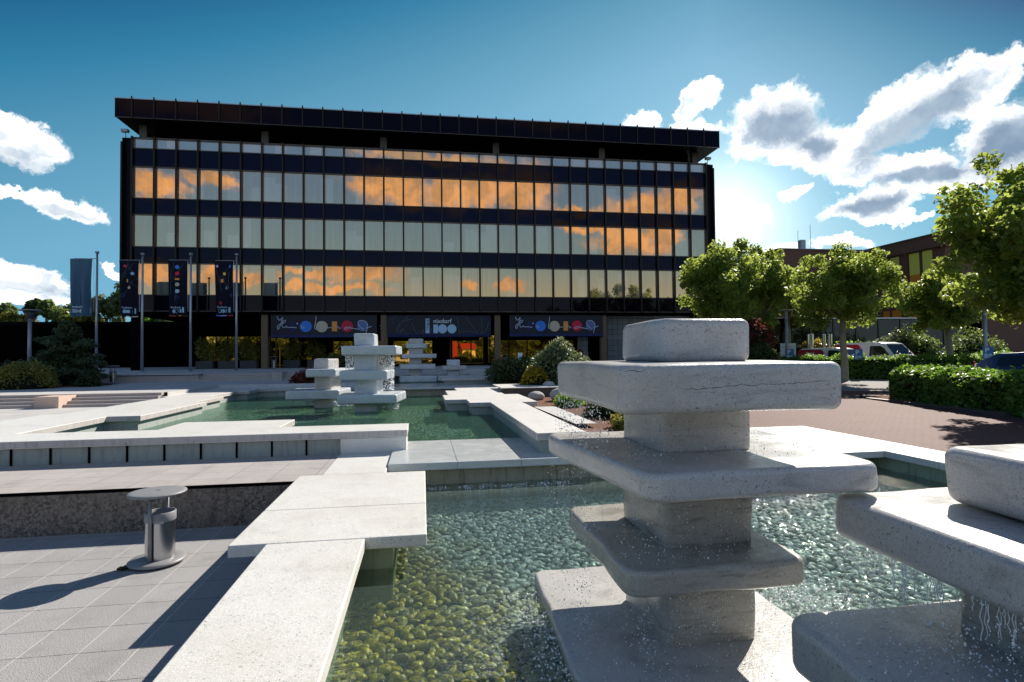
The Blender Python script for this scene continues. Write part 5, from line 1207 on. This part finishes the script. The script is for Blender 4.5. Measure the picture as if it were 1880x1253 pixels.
# ================================================================ VEHICLES
def vehicle(name, label, cat, body_m, prof, belt, W_, roofk, wins, wind, wheels, extra=None, lights=True):
    """prof: side outline (x forward, z up); belt: height where the sides start to lean in"""
    t = thing(name, label, cat); zt_ = max(p[1] for p in prof)
    hw = lambda z: W_/2*(1-(0 if z < belt else roofk*((z-belt)/(zt_-belt))**1.2))-(.05 if z < .35 else 0)
    # densify the outline so that the shoulders stay rounded
    pp = []
    for a, b in zip(prof, prof[1:]+prof[:1]):
        k = max(1, int(math.dist(a, b)/.18))
        for j in range(k): pp.append((a[0]+(b[0]-a[0])*j/k, a[1]+(b[1]-a[1])*j/k))
    n = len(pp); m_ = MB()
    cx_ = sum(p[0] for p in pp)/n; cz_ = sum(p[1] for p in pp)/n
    rings = []
    for ins, f in ((0.10, 1.0), (.03, .985), (0, .93)):
        rings.append([(cx_+(x-cx_)*(1-ins*.5/2.0), hw(z)*f, cz_+(z-cz_)*(1-ins*.5)) for x, z in pp])
    seq = [[(x, -y, z) for x, y, z in rings[0]], [(x, -y, z) for x, y, z in rings[1]], [(x, -y, z) for x, y, z in rings[2]], rings[2], rings[1], rings[0]]
    vs = [v for rg in seq for v in rg]; m_.add(vs, [(k*n+i, k*n+(i+1) % n, (k+1)*n+(i+1) % n, (k+1)*n+i) for k in range(5) for i in range(n)], 0, True)
    m_.add(seq[0], [tuple(range(n))]); m_.add(seq[-1], [tuple(range(n-1, -1, -1))])
    b = m_.build('body', body_m, t)
    for sgn in (-1, 1):
        for poly in wins:
            MB().add([(x, sgn*(hw(z)+.008), z) for x, z in poly], [tuple(range(len(poly)))]).build('side_window', 'car_glass', t)
    (xa_, za_), (xb_, zb_) = wind
    d = Vector((xb_-xa_, 0, zb_-za_)); nn_ = Vector((d.z, 0, -d.x)).normalized()*-.02
    if nn_.x < 0: nn_ = -nn_
    if nn_.z < 0: nn_ = -nn_
    q = [(xa_+nn_.x, -hw(za_)*.86, za_+nn_.z), (xa_+nn_.x, hw(za_)*.86, za_+nn_.z), (xb_+nn_.x, hw(zb_)*.86, zb_+nn_.z), (xb_+nn_.x, -hw(zb_)*.86, zb_+nn_.z)]
    ws = MB().add(q, [(0, 1, 2, 3)]).build('windscreen', 'car_glass', t)
    for k in (-.3, .25): MB().tube([(q[0][0]*.98+.03+nn_.x, k*W_, za_+.05), (xa_*.75+xb_*.25+nn_.x*1.6, k*W_+.25, za_*.72+zb_*.28+nn_.z*1.6)], .012, 5).build('wiper', 'dark_grey', ws)
    for wx, wr in wheels:
        for sgn in (-1, 1):
            wh = thing_child('wheel', t); V = MB(); V.cyl((0, 0), wr, wr, -.10, .10, 28); o = V.build('tyre', 'tyre', wh); o2 = MB().cyl((0, 0), wr*.62, wr*.55, -.115, .115, 20).build('rim', 'aluminium', wh)
            wh.location = (wx, sgn*(W_/2-.10), wr); wh.rotation_euler = (math.pi/2, 0, 0)
    xf = max(p[0] for p in prof); xr = min(p[0] for p in prof)
    for sgn in (-1, 1):
        MB().box(xf-.30, sgn*W_*.40-.16, .68, xf-.03, sgn*W_*.40+.16, .86).build('headlight', 'white_sign', t, bevel=.03)
        MB().box(xr-.01, sgn*W_*.44-.06, .8, xr+.05, sgn*W_*.44+.06, 1.2).build('tail_light', 'red_decal', t)
        MB().box(xa_-.35, sgn*(W_/2+.11)-.09, belt+.02, xa_-.22, sgn*(W_/2+.11)+.09, belt+.22).build('wing_mirror', 'dark_grey', t, bevel=.02)
    if extra: extra(t, hw)
    return t
def thing_child(name, parent):
    o = bpy.data.objects.new(name, None); COL.objects.link(o); o.parent = parent; return o
van_prof = [(-2.35, .30), (-2.42, .9), (-2.36, 1.75), (-2.15, 1.93), (.55, 1.95), (.95, 1.86), (1.55, 1.18), (2.15, 1.02), (2.38, .85), (2.42, .30)]
def decal(k):
    def f(t, hw):
        for sgn in (-1, 1):
            pts = [(-2.33, .6), (-2.33, 1.70), (-2.12, 1.82), (-.72, 1.82)]+[(-.72+.42*math.sin(a), 1.82-1.2*(1-math.cos(a))) for a in np.linspace(.15, 1.5, 8)]+[(-.35, .6)]
            pts = [(x*k[0], z*k[1]) for x, z in pts]
            pp_ = []
            for a, b in zip(pts, pts[1:]+pts[:1]):
                for j in range(4): pp_.append((a[0]+(b[0]-a[0])*j/4, a[1]+(b[1]-a[1])*j/4))
            MB().add([(x, sgn*(hw(z)+.006), z) for x, z in pp_], [tuple(range(len(pp_)))]).build('red_panel', 'red_decal', t)
            ux = (1, 0, 0) if sgn < 0 else (-1, 0, 0); x0 = (-1.72 if sgn < 0 else -.75)*k[0]
            for s_, (dx_, dz_), sz in (('Brand', (0, 1.50), .24), ('& Catering', (0, 1.24), .25)):
                text_mesh('lettering', s_, sz*k[1], 'white_sign', t, (x0+dx_, sgn*(hw(dz_*k[1])+.016), dz_*k[1]), ux, (0, .10*-sgn, 1), bold=.004)
            for q in (0, .19):
                r_ = MB(); n = 20; cx = (-2.08+q)*k[0] if sgn < 0 else (-.42-q)*k[0]; vs = []
                for i in range(n):
                    a = 2*math.pi*i/n
                    for rr in (.075, .105): vs.append((cx+rr*math.cos(a), sgn*(hw(1.3*k[1])+.012), 1.30*k[1]+rr*math.sin(a)))
                r_.add(vs, [(2*i, 2*i+1, (2*i+3) % (2*n), (2*i+2) % (2*n)) for i in range(n)]).build('logo_ring', 'print_lilac', t)
        MB().tube([(.4, 0, 1.95*k[1]), (.34, 0, 2.06*k[1])], .012).build('aerial', 'dark_grey', t)
    return f
van = vehicle('van', 'larger white van with a dark red rear panel, parked behind the hedge', 'van', 'white_paint', van_prof, 1.1, 1.85, .16,
  [[(.12, 1.14), (1.32, 1.14), (.98, 1.60), (.72, 1.72), (.12, 1.72)]], ((1.50, 1.22), (.98, 1.82)), [(-1.45, .33), (1.5, .33)], decal((1, 1)))
def place(o, px, py, fd, head, zoff=0.):
    c = at_depth(px, py, fd); o.location = (c.x, c.y, gz(c.y)+zoff); o.rotation_euler = (0, 0, R_(90-head))
place(van, 1612, 650, 34.0, 168)
car_prof = [(-2.0, .3), (-2.05, .8), (-1.95, 1.45), (-1.75, 1.62), (.2, 1.66), (.55, 1.58), (1.15, 1.05), (1.8, .92), (2.0, .75), (2.05, .3)]
v2 = vehicle('van', 'smaller white van with a dark red rear panel, left of the larger one', 'van', 'white_paint', car_prof, 1.0, 1.7, .17,
  [[(-.15, 1.06), (.95, 1.06), (.55, 1.42), (.3, 1.50), (-.15, 1.50)]], ((1.10, 1.09), (.60, 1.54)), [(-1.25, .31), (1.3, .31)], decal((.84, .85)))
place(v2, 1538, 655, 33.2, 155)
c3 = [(-2.1, .3), (-2.15, .8), (-1.9, 1.2), (-1.35, 1.52), (-.2, 1.58), (.3, 1.46), (1.05, 1.02), (1.85, .86), (2.1, .65), (2.12, .3)]
wn_ = [[(-1.3, 1.04), (-.3, 1.04), (-.3, 1.46), (-1.2, 1.42)], [(-.24, 1.04), (.85, 1.04), (.25, 1.40), (-.24, 1.46)]]
v3 = vehicle('car', 'white car between the larger van and the pale tree trunk', 'car', 'white_paint', c3, .98, 1.75, .2, wn_, ((1.0, 1.06), (.36, 1.43)), [(-1.3, .31), (1.3, .31)])
place(v3, 1695, 655, 36, 168, .12)
v4 = vehicle('car', 'brown car behind the pale tree trunk', 'car', 'car_brown', c3, .98, 1.75, .2, wn_, ((1.0, 1.06), (.36, 1.43)), [(-1.3, .31), (1.3, .31)])
place(v4, 1745, 650, 39, 150, .2)
v5 = vehicle('car', 'dark blue car at the right edge between the hedges', 'car', 'car_blue', c3, .98, 1.75, .2, wn_, ((1.0, 1.06), (.36, 1.43)), [(-1.3, .31), (1.3, .31)])
place(v5, 1925, 672, 22, 168, .0)

# ================================================================ FALLING WATER AND SPLASHES
def drops(name, label, pts, r0, r1, seed, stretch=1.7):
    rng = np.random.default_rng(seed); P_ = np.array(pts); n = len(P_); r = rng.uniform(r0, r1, (n, 1))*np.where(rng.uniform(size=(n, 1)) < .06, 1.7, 1.)
    V = IV1[None]*np.concatenate([r, r, r*rng.uniform(1, stretch, (n, 1))], 1)[:, None, :]+P_[:, None, :]
    return tag(quads_obj(name, V, len(IV1), 'drops', faces=IF1, smooth=True), label, 'water drops', kind='stuff')
def curtain(a, b, z0, z1, n, rng, jit=.02, strands=0):
    a = np.array(a); b = np.array(b)
    if strands:
        us = np.sort(rng.uniform(0, 1, strands)); u = us[rng.integers(0, strands, n)]+rng.normal(0, .002, n)
    else: u = rng.uniform(0, 1, n)
    p = a[None]+(b-a)[None]*u[:, None]+rng.normal(0, jit, (n, 2)); z = z0+(z1-z0)*rng.uniform(0, 1, n)
    return np.concatenate([p, z[:, None]], 1)
rng = np.random.default_rng(17); Q = []
Q += [curtain((1.17, 4.85), (1.16, 3.5), 1.72, 2.05, 520, rng, .02, 60), curtain((1.2, 4.88), (1.65, 4.9), 1.72, 2.04, 160, rng, .02, 25), curtain((2.2, 4.88), (2.62, 4.88), 1.72, 2.05, 200, rng, .015, 26), curtain((2.60, 4.85), (2.60, 3.9), 1.72, 2.05, 110, rng, .01, 14)]
Q += [curtain((1.10, 4.9), (1.2, 3.9), .30, 1.53, 480, rng, .025, 40), curtain((1.6, 3.7), (1.64, 4.5), 1.72, 2.04, 60, rng, .03), curtain((1.68, 3.74), (2.35, 3.72), 1.05, 1.52, 120, rng, .015, 30), curtain((1.68, 3.74), (2.35, 3.72), .36, .86, 260, rng, .02, 40), curtain((1.40, 3.45), (1.62, 4.2), .36, .86, 220, rng, .05), curtain((1.5, 3.5), (1.63, 4.3), 1.04, 1.52, 120, rng, .05)]
for (x0, y0, x1, y1, z, n) in ((1.3, 3.35, 1.65, 4.8, 1.712, 260), (2.4, 3.8, 2.9, 4.8, 1.712, 120), (1.65, 3.35, 2.8, 3.75, 1.712, 160), (1.3, 3.45, 1.65, 4.9, 1.045, 260), (1.65, 3.45, 2.45, 3.75, 1.045, 120), (1.0, 3.2, 1.65, 5.2, .36, 320), (1.7, 3.0, 2.7, 3.7, .36, 200), (2.4, 3.5, 2.8, 4.6, .36, 260)):
    k = n//2; Q.append(np.stack([rng.uniform(x0, x1, k), rng.uniform(y0, y1, k), z+np.abs(rng.normal(0, .018, k))], 1))
drops('water_drops', 'fine water drops falling round the tall foreground sculpture', np.concatenate(Q), .0019, .0042, 1)
Q = [np.stack([rng.normal(3.1, .30, 1500), rng.normal(4.5, .42, 1500), z_w+np.abs(rng.normal(0, .022, 1500))], 1), np.stack([rng.normal(.9, .10, 500), rng.uniform(3, 5, 500), z_w+np.abs(rng.normal(0, .012, 500))], 1)]
for k in range(30): Q.append(np.stack([rng.normal(rng.uniform(0, 2.4), .05, 12), rng.normal(9.15, .07, 12), z_w+np.abs(rng.normal(0, .02, 12))], 1))
drops('splash', 'white splashing water beside the tall foreground sculpture and under the spillway', np.concatenate(Q), .003, .009, 2, 1.2)
Q = [curtain((2.54, 3.1), (2.52, 1.9), .92, 1.235, 420, rng, .03, 50), curtain((2.62, 3.25), (2.9, 3.27), .92, 1.235, 120, rng, .02)]
Q.append(np.stack([rng.uniform(2.1, 2.8, 500), rng.uniform(1.6, 2.95, 500), .905+np.abs(rng.normal(0, .012, 500))], 1))
drops('water_drops', 'water drops falling from the slab at the right edge', np.concatenate(Q), .0022, .0046, 3)
m_ = MB()
for k in range(60):
    y = random.uniform(1.95, 3.1); x = 2.56+random.uniform(0, .22); z = 1.235; ln = random.uniform(.04, .24); pts = []
    for j in range(9): pts.append((x+.004*math.sin(j*1.3+k), y+.004*math.cos(j*1.7+k*2), z-ln*j/8))
    m_.tube(pts, [.0016+.0012*abs(math.sin(j*1.9+k)) for j in range(9)], 5)
tag(m_.build('water_strings', 'drops'), 'thin twisting strings of water under the slab at the right edge', 'water', kind='stuff')
def spray_box(name, label, boxes, seed, r0, r1):
    rng = np.random.default_rng(seed); Q = []
    for (px0, py0, px1, py1, Y_, n) in boxes:
        for _ in range(n):
            p = aty(rng.uniform(px0, px1), rng.uniform(py0, py1), Y_+rng.uniform(-.5, .5)); Q.append((p.x, p.y, p.z))
    drops(name, label, np.array(Q), r0, r1, seed)
spray_box('water_drops', 'veil of water drops falling round the tallest mid pool sculpture', [(634, 653, 650, 681, 19.2, 260), (692, 653, 722, 682, 19.2, 420), (716, 655, 724, 716, 19.2, 160), (700, 696, 722, 716, 19.5, 130), (640, 678, 650, 690, 19, 60)], 5, .007, .016)
spray_box('splash', 'foaming water at the feet of the mid pool sculptures', [(556, 737, 576, 744, 20.5, 110), (612, 738, 650, 746, 19.8, 200), (693, 740, 732, 752, 19, 330)], 6, .010, .022)

# hairline cracks in the top slab of the tall foreground sculpture
from mathutils.bvhtree import BVHTree
fs0 = [o for o in COL.objects if o.name.startswith('fountain_sculpture')][0]
def crack(idx, pts, w_=.0035, name='crack'):
    sl_ = [c for c in fs0.children if c.name.split('.')[0] == 'slab'][idx]; off = fs0.location
    bvh = BVHTree.FromPolygons([v.co+off for v in sl_.data.vertices], [p.vertices[:] for p in sl_.data.polygons])
    P_ = []
    for (a, b) in zip(pts, pts[1:]):
        k = max(2, int(math.dist(a, b)/5))
        for j in range(k):
            x, y = a[0]+(b[0]-a[0])*j/k+random.uniform(-.8, .8), a[1]+(b[1]-a[1])*j/k+random.uniform(-1.3, 1.3)
            h = bvh.ray_cast(Vector((0, 0, H)), ray(x, y).normalized())
            if h[0] is not None: P_.append((h[0]+h[1]*.0012, h[1]))
    vs = []
    for i, (p, nn_) in enumerate(P_):
        d = (P_[min(i+1, len(P_)-1)][0]-P_[max(i-1, 0)][0]).normalized(); s_ = nn_.cross(d)*w_*random.uniform(.3, 1)*(1 if 2 < i < len(P_)-3 else .4)/1.5
        vs += [p+s_-off, p-s_-off]
    MB().add(vs, [(2*i, 2*i+1, 2*i+3, 2*i+2) for i in range(len(P_)-1)]).build(name, 'dark_grey', sl_)
crack(3, [(1242, 711), (1255, 714), (1280, 715), (1320, 711), (1350, 709), (1362, 705), (1380, 709), (1400, 705), (1430, 706), (1480, 702), (1532, 699)])
crack(3, [(1045, 687), (1060, 691), (1075, 685), (1088, 692), (1095, 704), (1112, 711), (1140, 718)], .003)
crack(3, [(1145, 682), (1165, 681), (1182, 683), (1191, 674)], .004)
crack(2, [(1370, 862), (1384, 861), (1396, 856)], .003)
# wrapping up: labels for anything top level that is still missing one
for o in list(S.objects):
    if o.parent is None and o.type in ('MESH', 'EMPTY') and 'label' not in o: print('NO LABEL', o.name)
